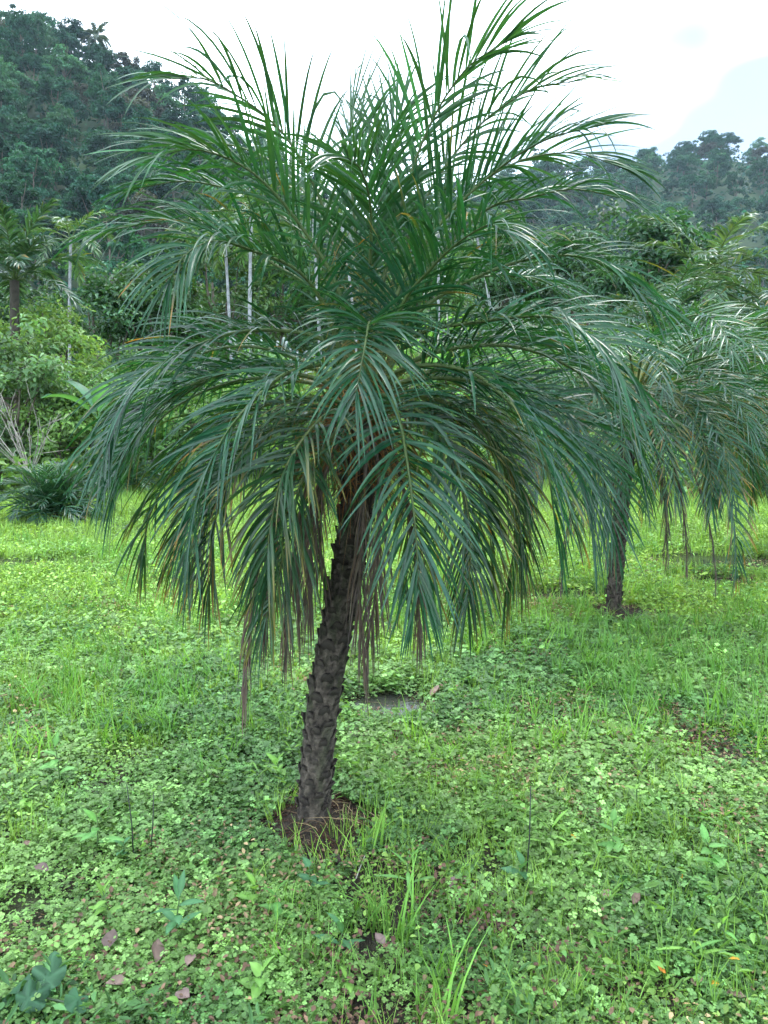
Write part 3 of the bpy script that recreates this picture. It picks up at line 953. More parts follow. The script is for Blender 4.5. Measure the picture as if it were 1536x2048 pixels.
r = np.random.default_rng(51)
BW = (.26, .265, .28)
c = pix(1400, 560, 26); far_palm('coconut_palm', c, c[2], (.4, .2), r, 'coconut palm with long drooping fronds below the distant ridge', 17, 3.0, .14, (.06, .115, .06), (70, -15), (60, 75), .07)
c = pix(1545, 640, 17); far_palm('coconut_palm', c, c[2], (.2, .1), r, 'short coconut palm with pale upright fronds at the edge of the bushes', 13, 2.3, .12, (.045, .095, .065), (75, 10), (65, 75), .05)
c = pix(1320, 640, 20); far_palm('coconut_palm', c, c[2], (.2, .1), r, 'low coconut palm with fresh pale fronds behind the straight trunked palm', 14, 2.2, .12, (.032, .085, .05), (72, 5), (75, 80), .05)
c = pix(15, 560, 17); far_palm('broad_palm', c, c[2], (.1, .1), r, 'dark palm with a bright new frond above the shrubs', 16, 1.7, .11, (.030, .075, .045), (82, 10), (45, 75), .055, (.07, .06, .05))
for a, b_, Y, nm in ((122, 478, 22, 'slender pale palm trunk topped by thin fronds near the yellow shrub'), (490, 430, 19, 'slender pale trunked palm behind the leaning palm'),
                     (458, 470, 23, 'thinner pale trunked palm next to the slender pale one'), (640, 420, 21, 'pale trunked palm behind the upright fronds of the leaning palm'),
                     (880, 430, 24, 'pale trunked palm rising behind the crown'), (720, 430, 27, 'far pale trunked palm rising through the thicket'), (1010, 470, 25, 'slim pale trunked palm amid the dark trees')):
    c = pix(a, b_, Y)
    far_palm('areca_palm', c, c[2], (r.normal() * .5, .1), r, nm, 8, 1.5, .045, (.055, .115, .05), (70, -10), (70, 80), .05, BW, 'slender pale trunked palms', 20, .26)
c = pix(185, 95, 243); c2 = np.array((c[0], c[1], float(hill1(c[0], c[1]))))
fp = far_palm('coconut_palm', c2, c[2] - c2[2] + 3, (1, 0), r, 'lone palm standing out on the crest of the hill', 16, 5.2, .3, (.045, .08, .05), (60, -30), (50, 75), .28)
fp.location.z = c2[2]

# broad-leaved trees and shrubs: own meshes, own places
SH = [  # name, px, top py, Y, crown radius, crown height share, leaf len, colour, clumps, leaves, label
    ('tree', 1330, 395, 30, 2.6, .72, .26, (.028, .075, .036), 60, 80, 'dark glossy leaved tree beside the coconut palm'),
    ('tree', 1180, 420, 34, 2.8, .75, .26, (.032, .075, .038), 60, 70, 'dark tree behind the tips of the crown'),
    ('tree', 1010, 440, 36, 3.0, .7, .28, (.035, .085, .035), 60, 70, 'rounded green tree behind the upper crown'),
    ('tree', 860, 470, 30, 2.4, .75, .24, (.05, .11, .04), 55, 70, 'light green tree behind the middle crown of the leaning palm'),
    ('tree', 700, 480, 33, 2.6, .75, .26, (.038, .085, .04), 55, 70, 'shady tree behind the upright fronds of the leaning palm'),
    ('tree', 560, 440, 32, 2.6, .75, .25, (.045, .095, .035), 60, 70, 'mid green tree behind the slender pale palms'),
    ('tree', 430, 430, 29, 2.5, .8, .22, (.05, .10, .038), 60, 75, 'olive green tree below the hill'),
    ('tree', 300, 500, 27, 2.2, .8, .2, (.045, .095, .04), 60, 75, 'leafy tree between the shrub and the slender palms'),
    ('tree', 190, 520, 26, 2.0, .8, .2, (.032, .08, .04), 55, 75, 'dark green tree behind the yellow shrub'),
    ('tree', 60, 540, 29, 2.4, .8, .22, (.03, .07, .036), 55, 75, 'dark tree at the foot of the hill'),
    ('shrub', 105, 600, 18, 1.05, .85, .13, (.095, .155, .05), 45, 60, 'yellow-green leafy shrub in front of the dark palm'),
    ('shrub', 10, 625, 15.5, 1.0, .9, .13, (.075, .14, .06), 45, 70, 'pale green bush beside the bare branched shrub'),
    ('shrub', 190, 740, 16.5, .95, .95, .12, (.085, .16, .05), 45, 70, 'fresh green bush at the field edge'),
    ('shrub', 300, 700, 18, 1.1, .95, .13, (.065, .13, .055), 45, 70, 'mid green bush behind the drooping leaflets'),
    ('shrub', 120, 790, 15.5, .8, .95, .11, (.095, .165, .05), 40, 60, 'low bright bush near the bare branches'),
    ('shrub', 410, 740, 17, 1.1, .95, .13, (.085, .15, .045), 45, 70, 'bright bush behind the low hanging fronds and the young palms'),
    ('shrub', 540, 700, 19, 1.2, .95, .14, (.07, .14, .05), 45, 70, 'rounded bush behind the fibrous crown base'),
    ('shrub', 660, 740, 17, 1.0, .95, .13, (.08, .15, .05), 45, 60, 'leafy bush directly behind the top of the leaning trunk'),
    ('shrub', 800, 690, 19, 1.2, .95, .14, (.075, .15, .045), 45, 70, 'light bush behind the gap between trunk and hanging fronds'),
    ('shrub', 930, 620, 20, 1.3, .95, .15, (.10, .20, .045), 45, 70, 'light green bush behind the hanging fronds'),
    ('shrub', 1060, 640, 19, 1.2, .95, .15, (.07, .15, .05), 45, 70, 'tall bush between the two trunked palms'),
    ('shrub', 1230, 640, 19, 1.2, .95, .15, (.065, .13, .055), 45, 70, 'bush behind the straight trunked palm'),
    ('shrub', 1370, 610, 20, 1.3, .95, .15, (.05, .11, .055), 45, 70, 'bluish green bush under the coconut palm'),
    ('shrub', 1490, 590, 21, 1.3, .95, .15, (.055, .11, .06), 45, 70, 'bush below the pale upright fronds'),
    ('shrub', 1540, 840, 14, 1.0, .95, .12, (.035, .08, .045), 45, 70, 'dark green bush beyond the orange tipped palm'),
    ('shrub', -40, 840, 15, .9, .95, .12, (.06, .11, .05), 40, 60, 'dull green bush next to the low young palm'),
]
for k, (nm, px, py, Y, cr_, sh, ll, col, nc, nlf, lab) in enumerate(SH):
    c = pix(px, py, Y)
    h = max(c[2], 1.0)
    if nm == 'tree': col = np.array(col) * 1.2
    if nm == 'shrub': col = np.array(col) * 1.6; cr_ *= 1.5; nlf = int(nlf * 1.25)
    ms = tree_meshes(300 + k, h, cr_, h * sh, .05 + .012 * h, nc, nlf, ll, ll * .55, col, M_BUSH, .27, .3 if nm == 'shrub' else .6, (.12, .10, .08), limbs=10)
    put_tree(nm, ms, (c[0], c[1], 0), (1, 1), 0, lab, nm, 'trees behind the field' if nm == 'tree' else 'shrubs at the field edge')

# low weeds along the far edge of the field: one mass
def herb_mass(name, label, x, y, hmax, ll, lw, col, r, per=9):
    n = len(x)
    k = np.repeat(np.arange(n), per)
    m = len(k)
    hh = hmax[k] * r.random(m) ** .8
    a = r.uniform(0, 6.28, m); rr = r.random(m) * hmax[k] * .5
    P = np.stack([x[k] + np.cos(a) * rr, y[k] + np.sin(a) * rr, ground_z(x, y)[k] + hh], 1)
    N = nrm(np.stack([np.cos(a) * .5, np.sin(a) * .5, np.ones(m)], 1) + r.normal(size=(m, 3)) * .4)
    D = nrm(np.stack([np.cos(a), np.sin(a), .2 + 0 * a], 1) + r.normal(size=(m, 3)) * .5)
    v, q = leaf_quads(P, N, D, ll * r.uniform(.6, 1.4, m), lw * r.uniform(.6, 1.4, m))
    c = col[k] * np.exp(r.normal(size=(m, 1)) * .22) * (1 + r.normal(size=(m, 3)) * .06)
    return tag(link(name, mesh(name, v, [q], M_HERB, np.repeat(np.clip(c, .004, 1), 6, 0), False)), label, 'weeds', kind='stuff')


r = np.random.default_rng(61)
n = 2600
y = r.uniform(13, 30, n); x = r.uniform(-.68, .68, n) * y
keep = (fbm(x * .3, y * .3, 70) + (y - 15) * .05) > .45
x, y = x[keep], y[keep]
cc = np.array((.105, .20, .065)) * (.6 + .9 * fbm(x * .5, y * .5, 71)[:, None]) * np.array((1, 1, 1))
herb_mass('weeds', 'tangled tall weeds along the far edge of the field', x, y, .35 + .9 * fbm(x * .8, y * .8, 72), .16, .085, cc, r, 16)

# banana plant
def banana(foot, r, label, n=6, h=1.5, L=1.3):
    p = empty('banana_plant', (foot[0], foot[1], 0)); tag(p, label, 'banana plant')
    b = MB(); b.tube([(0, 0, -.1), (.02, 0, h * .5), (.03, 0, h)], [.09, .08, .05], (.10, .13, .05), 9); link('stem', b.mesh('stem', M_WOOD), p)
    for k in range(n):
        az = k * 2.4 + 2.9
        cv = arch((0, 0, 0), az, 70 - 7 * k, 70, L, 14, r)
        T = nrm(np.gradient(cv, axis=0)); S = nrm(np.cross(T, (0, 0, 1.0))); N = np.cross(S, T)
        s = np.linspace(0, 1, 14)
        w = .19 * np.interp(s, [0, .18, .25, .5, .85, 1], [.03, .05, .6, 1, .75, .03])[:, None]
        v = np.stack([cv - S * w + N * w * .35, cv, cv + S * w + N * w * .35], 1).reshape(-1, 3)
        i = (np.arange(13) * 3)[:, None]
        q = np.concatenate([i + np.array([[0, 1, 4, 3]]), i + np.array([[1, 2, 5, 4]])])
        col = np.tile(np.array((.045, .12, .06)) * r.uniform(.8, 1.3), (len(v), 1)); col[1::3] *= 1.8
        link('leaf', mesh('leaf', v, [q], M_HERB, col), p, (0.03, 0, h))


banana(pix(190, 780, 15), r, 'banana plant with broad blue-green leaves among the shrubs', 6, 1.4, 1.2)

# bare branched shrub
def bare_shrub(foot, r, label, n=9, h=1.6):
    p = empty('bare_shrub', (foot[0], foot[1], 0)); tag(p, label, 'shrub')
    b = MB(); b.tube([(0, 0, -.1), (-.05, 0, .25), (-.02, 0, .5)], [.06, .05, .035], (.10, .08, .06), 7); link('trunk', b.mesh('trunk', M_WOOD), p)
    for k in range(n):
        az = r.uniform(0, 6.28); el = R(r.uniform(30, 80)); l = h * r.uniform(.6, 1.2)
        d = np.array((math.cos(az) * math.cos(el), math.sin(az) * math.cos(el) * .6, math.sin(el)))
        pts, _ = catmull([(0, 0, 0), d * l * .5 + r.normal(size=3) * .04, d * l + r.normal(size=3) * .05 + np.array((0, 0, .06))], 8)
        b = MB(); b.tube(pts, np.linspace(.012, .004, 8), np.array((.25, .23, .20)) * r.uniform(.7, 1.1), 5)
        for j in range(3):
            i = int(r.integers(3, 7)); e = pts[i] + (nrm(d + r.normal(size=3) * .6)) * l * .3
            b.tube([pts[i], (pts[i] + e) / 2 + r.normal(size=3) * .02, e], [.007, .005, .003], (.24, .22, .19), 4)
        link('branch', b.mesh('branch', M_WOOD), p, (-.03, 0, .42))


bare_shrub(pix(62, 930, 13.5), r, 'leafless shrub with pale bare branches at the field edge', 13, 1.5)

# ------------------------------------------------------------------ ground cover
def leaf_tpl(n, rad, hmin, hmax, ll, lw, tilt, r, stem=False):
    a = r.uniform(0, 6.28, n); rr = rad * np.sqrt(r.random(n))
    P = np.stack([np.cos(a) * rr, np.sin(a) * rr, r.uniform(hmin, hmax, n)], 1)
    b = r.uniform(0, 6.28, n)
    D = nrm(np.stack([np.cos(b), np.sin(b), r.normal(size=n) * tilt], 1))
    N = nrm(np.array((0, 0, 1.0)) + r.normal(size=(n, 3)) * tilt)
    v, q = leaf_quads(P, N, D, ll * r.uniform(.65, 1.25, n), lw * r.uniform(.7, 1.2, n), .12)
    sh = np.repeat(np.exp(r.normal(size=n) * .22), 6)
    return v, [q], sh


def trefoil_tpl(n, rad, hmax, ll, lw, r):
    """n little plants of three or four round leaflets on one point"""
    P, D, N, sh = [], [], [], []
    for _ in range(n):
        a = r.uniform(0, 6.28); rr = rad * math.sqrt(r.random()); c = np.array((math.cos(a) * rr, math.sin(a) * rr, r.uniform(.25, 1) * hmax))
        nn = nrm(np.array((0, 0, 1.0)) + r.normal(size=3) * .3); b = r.uniform(0, 6.28); m = 3 if r.random() < .7 else 4; s = math.exp(r.normal() * .2)
        for k in range(m):
            t = b + k * 6.283 / m
            d = np.array((math.cos(t), math.sin(t), 0)); d = nrm(d - nn * (d @ nn))
            P.append(c); D.append(d); N.append(nn); sh.append(s)
    P, D, N = np.array(P), np.array(D), np.array(N)
    v, q = leaf_kites(P, N, D, ll * r.uniform(.75, 1.2, len(P)), lw * r.uniform(.8, 1.2, len(P)))
    return v, [q], np.repeat(np.array(sh), 5)


def grass_tpl(n, rad, h, w, r, seg=3, lean=.6):
    V, Q, S = [], [], []
    off = 0
    for _ in range(n):
        a = r.uniform(0, 6.28); rr = rad * math.sqrt(r.random()); p = np.array((math.cos(a) * rr, math.sin(a) * rr, -.005))
        az = r.uniform(0, 6.28); d = np.array((math.cos(az), math.sin(az), 0)); sd = np.array((-d[1], d[0], 0)); l = h * r.uniform(.5, 1.2); le = lean * r.uniform(.3, 1.3)
        pts = []
        for k in range(seg + 1):
            x = k / seg
            c = p + np.array((0, 0, 1.0)) * l * (x - .25 * le * x * x) + d * l * le * x * x * .75
            ww = w * (1 - x ** 1.5) * .5 + .0002
            pts += [c - sd * ww, c + sd * ww]
        V += pts
        Q += [[off + 2 * k, off + 2 * k + 1, off + 2 * k + 3, off + 2 * k + 2] for k in range(seg)]
        S += [math.exp(r.normal() * .18)] * len(pts)
        off += len(pts)
    return np.array(V), [np.array(Q)], np.array(S)


def scatter(name, label, cat, tpls, x, y, sc, col, r, mat=None, zoff=0.0, tilt=.12):
    """one mass of plants: a point per plant, the plant shapes placed on the points"""
    n = len(x)
    me = bpy.data.meshes.new(name)
    me.vertices.add(n)
    me.vertices.foreach_set('co', np.stack([x, y, ground_z(x, y) + zoff], 1).astype(np.float32).ravel())
    rot = np.stack([r.normal(size=n) * tilt, r.normal(size=n) * tilt, r.uniform(0, 6.28, n)], 1).astype(np.float32)
    me.attributes.new('rot', 'FLOAT_VECTOR', 'POINT').data.foreach_set('vector', rot.ravel())
    me.attributes.new('sc', 'FLOAT', 'POINT').data.foreach_set('value', sc.astype(np.float32))
    me.attributes.new('pick', 'INT', 'POINT').data.foreach_set('value', r.integers(0, len(tpls), n).astype(np.int32))
    c4 = np.ones((n, 4), np.float32); c4[:, :3] = np.clip(col * np.array((1.2, 1.14, 1.1)), .003, 1)
    me.attributes.new('tint', 'FLOAT_COLOR', 'POINT').data.foreach_set('color', c4.ravel())
    me.update()
    o = tag(link(name, me), label, cat, kind='stuff')
    ng = bpy.data.node_groups.new(name, 'GeometryNodeTree')
    ng.interface.new_socket('Geometry', in_out='INPUT', socket_type='NodeSocketGeometry')
    ng.interface.new_socket('Geometry', in_out='OUTPUT', socket_type='NodeSocketGeometry')
    N, L = ng.nodes.new, ng.links.new
    gi, go, ip, jn = N('NodeGroupInput'), N('NodeGroupOutput'), N('GeometryNodeInstanceOnPoints'), N('GeometryNodeJoinGeometry')
    for v, fs, sh in tpls[::-1]:
        t = bpy.data.objects.new(name + '_plant', mesh(name + '_plant', v, fs, mat or M_HERB_I, np.repeat(sh[:, None], 3, 1), False))
        oi = N('GeometryNodeObjectInfo'); oi.inputs['Object'].default_value = t; oi.inputs['As Instance'].default_value = True
        L(oi.outputs['Geometry'], jn.inputs[0])
    def att(nm, ty):
        a = N('GeometryNodeInputNamedAttribute'); a.data_type = ty; a.inputs['Name'].default_value = nm; return a.outputs['Attribute']
    ip.inputs['Pick Instance'].default_value = True
    L(gi.outputs[0], ip.inputs['Points']); L(jn.outputs[0], ip.inputs['Instance'])
    L(att('pick', 'INT'), ip.inputs['Instance Index']); L(att('rot', 'FLOAT_VECTOR'), ip.inputs['Rotation']); L(att('sc', 'FLOAT'), ip.inputs['Scale'])
    L(ip.outputs[0], go.inputs[0])
    o.modifiers.new('plants', 'NODES').node_group = ng
    return o


def clear(x, y, bare=.27):
    """keeps plants off the bare soil round the trunks and mostly off the water"""
    k = np.ones(len(x), bool)
    for c, s in ((PB, bare), (P2, .30)):
        d = np.hypot(x - c[0] - .02, (y - c[1] + .06) / 1.0)
        k &= d + (fbm(x * 9, y * 9, 5) - .5) * .34 + (r.random(len(x)) - .5) * .12 > s
    return k


def wet(x, y):
    q = np.full(len(x), 9.0)
    for c, a, b in PUD:
        q = np.minimum(q, np.hypot((x - c[0]) / a, (y - c[1]) / b) + (fbm(x * 5, y * 5, 31) - .5) * .9)
    return q


def wedge(n, y0, y1, r, wide=.68, extra=.35, pw=1.0):
    y = y0 + (y1 - y0) * r.random(n) ** pw
    x = r.uniform(-1, 1, n) * (wide * y + extra)
    keep = r.random(n) < (wide * y + extra) / (wide * y1 + extra)
    return x[keep], y[keep]


def palette(x, y, a, b, seed, sc=1.5, sh=.16, r=None):
    t = smooth01((fbm(x * sc, y * sc, seed) - .3) / .4)[:, None]
    return (np.array(a) * (1 - t) + np.array(b) * t) * np.exp(r.normal(size=(len(x), 1)) * sh)


r = np.random.default_rng(71)
TREF = [trefoil_tpl(12, .04, .055, .0092, .0088, r) for _ in range(7)]
OVAL = [leaf_tpl(11, .05, .004, .05, .0165, .0105, .4, r) for _ in range(7)]
LANC = [leaf_tpl(12, .04, .01, .08, .042, .011, .5, r) for _ in range(5)]
GR_S = [grass_tpl(8, .025, .10, .0034, r) for _ in range(6)]
DRY = [grass_tpl(4, .05, .07, .0030, r, 3, 1.9) for _ in range(5)]
GR_T = [grass_tpl(10, .04, .24, .008, r, 4, .75) for _ in range(6)]
GR_F = [grass_tpl(12, .10, .13, .010, r, 2, .6) for _ in range(5)]
OV_F = [leaf_tpl(12, .11, .01, .07, .05, .03, .35, r) for _ in range(5)]

# clover-like mat in the foreground
x, y = wedge(100000, 1.35, 5.6, r)
k = clear(x, y) & (wet(x, y) > .7 + r.random(len(x)) * .6)
k &= fbm(x * 2.6, y * 2.6, 80) + (fbm(x * .7, y * .7, 181) - .5) * .55 + r.random(len(x)) * .34 > .61 - .05 * (y < 3)
x, y = x[k], y[k]
scatter('clover', 'carpet of small round leaved clover-like weeds', 'ground cover', TREF, x, y, np.exp(r.normal(size=len(x)) * .25) * np.interp(y, [1.5, 4.5], [.74, 1.05]), palette(x, y, (.075, .165, .055), (.15, .27, .085), 81, 1.8, .32, r), r)
# small oval leaved weeds, brighter away from the palm
x, y = wedge(80000, 1.4, 9.0, r)
k = clear(x, y) & (wet(x, y) > .9 + r.random(len(x)) * .6)
k &= fbm(x * 1.9 + 7, y * 1.9, 82) - (fbm(x * .7, y * .7, 181) - .5) * .3 + r.random(len(x)) * .3 > .55
x, y = x[k], y[k]
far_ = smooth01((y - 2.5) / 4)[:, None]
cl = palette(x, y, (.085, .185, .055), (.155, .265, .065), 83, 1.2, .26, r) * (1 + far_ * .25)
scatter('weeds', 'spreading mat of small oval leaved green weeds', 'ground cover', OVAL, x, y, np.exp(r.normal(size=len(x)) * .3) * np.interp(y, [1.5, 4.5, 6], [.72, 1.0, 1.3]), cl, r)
# reddish brown low weeds in patches
x, y = wedge(22000, 1.4, 8.0, r)
k = clear(x, y) & (fbm(x * 2.2 + 3, y * 1.6, 84) + .12 * r.random(len(x)) > .575 - .065 * (x > .15))
x, y = x[k], y[k]
scatter('reddish_weeds', 'patches of withered reddish brown low weeds', 'ground cover', OVAL, x, y, r.uniform(.8, 1.3, len(x)), palette(x, y, (.085, .050, .036), (.20, .15, .085), 85, 2, .35, r), r, M_LITTER_I, .014)
# narrow leaved weeds
x, y = wedge(7000, 1.6, 7.5, r)
k = clear(x, y) & (wet(x, y) > 1) & (fbm(x * 1.3 + 17, y * 1.3, 86) > .47)
x, y = x[k], y[k]
scatter('weeds', 'scattered narrow leaved weeds standing above the clover', 'ground cover', LANC, x, y, r.uniform(.7, 1.4, len(x)), palette(x, y, (.06, .15, .055), (.10, .21, .05), 87, 1, .15, r), r)
# dry straw coloured blades between the green
x, y = wedge(16000, 1.3, 10.0, r)
k = fbm(x * 1.7 + 50, y * 1.7, 97) + .1 * r.random(len(x)) > .52
x, y = x[k], y[k]
scatter('dry_grass', 'dry straw coloured grass blades lying between the weeds', 'grass', DRY, x, y, r.uniform(.6, 1.5, len(x)), palette(x, y, (.17, .13, .07), (.30, .26, .15), 98, 2, .3, r), r, M_LITTER_I)
# fine grass
x, y = wedge(22000, 1.3, 9.0, r)
k = clear(x, y, .17) & (wet(x, y) > .6 + r.random(len(x)) * .6) & (fbm(x * 1.1 + 29, y * 1.1, 88) + .05 * (y > 4) > .44)
x, y = x[k], y[k]
scatter('grass', 'fine short grass growing through the weeds', 'grass', GR_S, x, y, r.uniform(.7, 1.6, len(x)), palette(x, y, (.11, .23, .05), (.19, .32, .065), 89, 1, .15, r), r)
# taller grass clumps, mostly towards the right and far left
x, y = wedge(9000, 1.8, 9.5, r)
m_ = np.exp(-(((x - 1.9) / .8) ** 2 + ((y - 4.3) / 1.3) ** 2)) * .56 + np.exp(-(((x + 1.5) / .7) ** 2 + ((y - 4.0) / 1.3) ** 2)) * .16
k = clear(x, y, .3) & (wet(x, y) > .8) & (fbm(x * 1.4 + 41, y * 1.4, 90) * .8 + m_ + r.random(len(x)) * .2 > .64)
x, y = x[k], y[k]
scatter('tall_grass', 'clumps of taller arching bright green grass', 'grass', GR_T, x, y, r.uniform(.5, 1.15, len(x)), palette(x, y, (.08, .20, .045), (.13, .28, .045), 91, 1, .13, r), r)
# the middle and far field
x, y = wedge(22000, 5.2, 13, r, .72)
k = clear(x, y) & (wet(x, y) > .75 + r.random(len(x)) * .5) & (fbm(x * .9 + 5, y * .9, 92) + r.random(len(x)) * .5 > .45)
x, y = x[k], y[k]
scatter('field_weeds', 'bright low weeds covering the middle of the field', 'ground cover', OV_F, x, y, r.uniform(.6, 1.1, len(x)), palette(x, y, (.12, .23, .055), (.20, .33, .07), 93, .8, .16, r), r)
x, y = wedge(22000, 6.0, 21, r, .70)
k = clear(x, y) & (wet(x, y) > .8) & (fbm(x * .5 + 15, y * .5, 94) + r.random(len(x)) * .5 > .40)
x, y = x[k], y[k]
scatter('field_grass', 'bright yellow-green grass of the far field', 'grass', GR_F, x, y, r.uniform(.6, 1.3, len(x)) * (1 + .02 * y), palette(x, y, (.11, .22, .05), (.17, .29, .07), 95, .4, .12, r), r)

# roots, straw and dry threads on the bare soil round the trunks
for c, n, s0, lab in ((PB, 380, .30, 'dry roots and straw on the bare soil around the leaning trunk'), (P2, 160, .3, 'dry roots and straw on the soil around the straight trunk')):
    b = MB()
    for _ in range(n):
        a = r.uniform(0, 6.28); d = .06 + abs(r.normal()) * s0 * .55
        x0, y0 = c[0] + math.cos(a) * d, c[1] + math.sin(a) * d - .02
        az = a + r.normal() * 1.0; l = r.uniform(.03, .13)
        xs_ = x0 + np.cos(az + np.linspace(0, r.normal() * .8, 5)) * np.linspace(0, l, 5); ys_ = y0 + np.sin(az) * np.linspace(0, l, 5)
        zs_ = ground_z(xs_, ys_) + .004 + .014 * r.random() * np.sin(np.linspace(.2, 3, 5))
        col = [(.07, .038, .022), (.04, .024, .015), (.13, .09, .055), (.055, .024, .014)][int(r.integers(4))]
        b.tube(np.stack([xs_, ys_, zs_], 1), np.linspace(.0021, .0009, 5) * r.uniform(.6, 1.4), np.array(col) * r.uniform(.7, 1.2), 4, False)
    tag(link('straw', b.mesh('straw', M_WOOD)), lab, 'straw', kind='stuff')


# ------------------------------------------------------------------ single weeds, fallen leaves, twigs, clod
def blade(L, W, col, r, fold=.18, curl=.35, n=7, heart=False, droop=.5):
    s = np.linspace(0, 1, n)
    cx = L * s; cz = L * (.18 * s - droop * .5 * s ** 2)
    if heart: w = np.interp(s, [0, .06, .2, .4, .7, .9, 1], [.15, .75, 1, .95, .6, .22, .01])
    else: w = np.interp(s, [0, .08, .3, .5, .75, 1], [.08, .35, .9, 1, .65, .01])
    w = w * W * .5
    v = np.stack([np.stack([cx, -w, cz + w * fold], 1), np.stack([cx, 0 * w, cz], 1), np.stack([cx, w, cz + w * fold], 1)], 1).reshape(-1, 3)
    v = v + r.normal(size=v.shape) * np.array((0, .02, .05)) * W * .5
    i = (np.arange(n - 1) * 3)[:, None]
    q = np.concatenate([i + np.array([[0, 1, 4, 3]]), i + np.array([[1, 2, 5, 4]])])
    c = np.tile(np.asarray(col, float), (len(v), 1)); c[1::3] *= 1.35
    return v, q, c


def weed(px, py, h, nleaf, L, W, col, label, r, heart=False, stemcol=(.07, .13, .04), lean=(0, 0), stick=0.0, group='single weeds in the clover'):
    g = gpix(px, py)
    z = float(ground_z(g[0], g[1]))
    h *= 1.25; L *= 1.15; W *= 1.1
    p = empty('weed', (g[0], g[1], z)); tag(p, label, 'weed', group)
    b = MB()
    tip = np.array((lean[0], lean[1], h))
    pts, _ = catmull([(0, 0, -.02), tip * .5 + r.normal(size=3) * .006, tip], 6)
    b.tube(pts, np.linspace(.0032, .0018, 6), stemcol, 5)
    link('stem', b.mesh('stem', M_RACH), p)
    for k in range(nleaf):
        f = .35 + .65 * (k + 1) / nleaf
        s = np.array([np.interp(f, np.linspace(0, 1, 6), pts[:, j]) for j in range(3)])
        v, q, c = blade(L * (1.15 - .45 * f) * r.uniform(.85, 1.15), W * (1.15 - .45 * f), np.asarray(col) * r.uniform(.85, 1.2), r, heart=heart)
        o = link('leaf', mesh('leaf', v, [q], M_HERB, c), p, s)
        o.rotation_euler = Euler((r.normal() * .15, -R(10 + 40 * f * (k > nleaf - 3)) + r.normal() * .12, k * R(180 if k % 2 else 90) + (k // 2) * R(90) + r.normal() * .35))
    if stick:
        b = MB(); q_ = np.array((lean[0] + .02, lean[1], stick))
        b.tube([(0.01, 0, -.02), q_ * .5 + np.array((.01, 0, 0)), q_], [.0028, .0024, .0015], (.03, .035, .03), 5)
        link('stalk', b.mesh('stalk', M_RACH), p)
    return p


r = np.random.default_rng(81)
LG, BG, DG = (.16, .30, .07), (.11, .25, .07), (.07, .17, .08)
W_ = [
    (520, 1995, .07, 6, .065, .042, (.16, .30, .08), 'pale green seedling with six broad soft leaves near two brown fallen leaves', True, 0),
    (345, 1888, .13, 8, .085, .030, DG, 'dark lance leaved weed standing alone in the clover', False, 0),
    (190, 1712, .12, 6, .085, .032, BG, 'fresh weed with upright pointed leaves beside three dark bare stalks', False, 0),
    (262, 1722, .06, 6, .05, .034, DG, 'low weed at the foot of dark bare stalks', True, .30),
    (292, 1718, .05, 4, .05, .034, DG, 'low weed carrying one thin dark stalk', True, .26),
    (500, 1825, .08, 5, .065, .036, LG, 'light green weed with folded heart shaped leaves', True, 0),
    (560, 1560, .07, 6, .075, .050, (.15, .29, .07), 'bright broad leaved weed just beside the leaning trunk', True, 0),
    (670, 1910, .07, 5, .085, .026, DG, 'weed with three long bluish green pointed leaves', False, 0),
    (700, 1985, .05, 5, .045, .026, LG, 'small bright seedling near the lance leaved weed', True, 0),
    (345, 2045, .05, 5, .05, .03, (.17, .31, .08), 'small yellow-green seedling between the vine and the pale six leaved seedling', True, 0),
    (560, 1850, .10, 6, .065, .03, BG, 'bushy weed below the bare soil mound', False, 0),
    (620, 1790, .09, 5, .06, .034, DG, 'weed with one large dark oval leaf below the soil clod', True, 0),
    (215, 1850, .09, 6, .06, .03, LG, 'yellow-green weed amid grass blades and clover', True, 0),
    (120, 1580, .15, 7, .075, .034, BG, 'taller leafy weed by the bright grass', False, 0),
    (60, 1640, .09, 6, .06, .04, LG, 'light leafy weed in short grass', True, 0),
    (1045, 1770, .06, 5, .07, .05, DG, 'weed with round leaves and one slanting dark stalk', True, .36),
    (1220, 1735, .14, 7, .065, .032, BG, 'upright weed with paired leaves beside fallen yellow leaves', True, 0),
    (1255, 1790, .05, 4, .06, .045, DG, 'weed with broad rounded leaves beside reddish weeds', True, 0),
    (1420, 1770, .13, 8, .07, .036, BG, 'leafy weed beside the dark muddy patch', True, 0),
    (1275, 1630, .16, 6, .05, .022, LG, 'tall thin weed with small leaves on a pale stem', False, 0),
    (1375, 1945, .10, 4, .13, .018, LG, 'weed with long grassy upright leaves', False, 0),
    (1450, 1930, .10, 4, .12, .018, BG, 'grassy weed with pointed upright blades', False, 0),
    (1100, 1720, .10, 6, .11, .018, LG, 'spreading weed with arching strap leaves', False, 0),
    (820, 1790, .10, 6, .11, .016, BG, 'strap leaved weed below the roots', False, 0),
    (1010, 1730, .06, 6, .05, .03, BG, 'compact weed of fresh oval leaves', True, 0),
]
for a, b_, h, nl_, L_, w_, col, lab, ht, stk in W_:
    weed(a, b_, h, nl_, L_, w_, col, lab, r, ht, stick=stk, lean=(r.normal() * .012, r.normal() * .012))

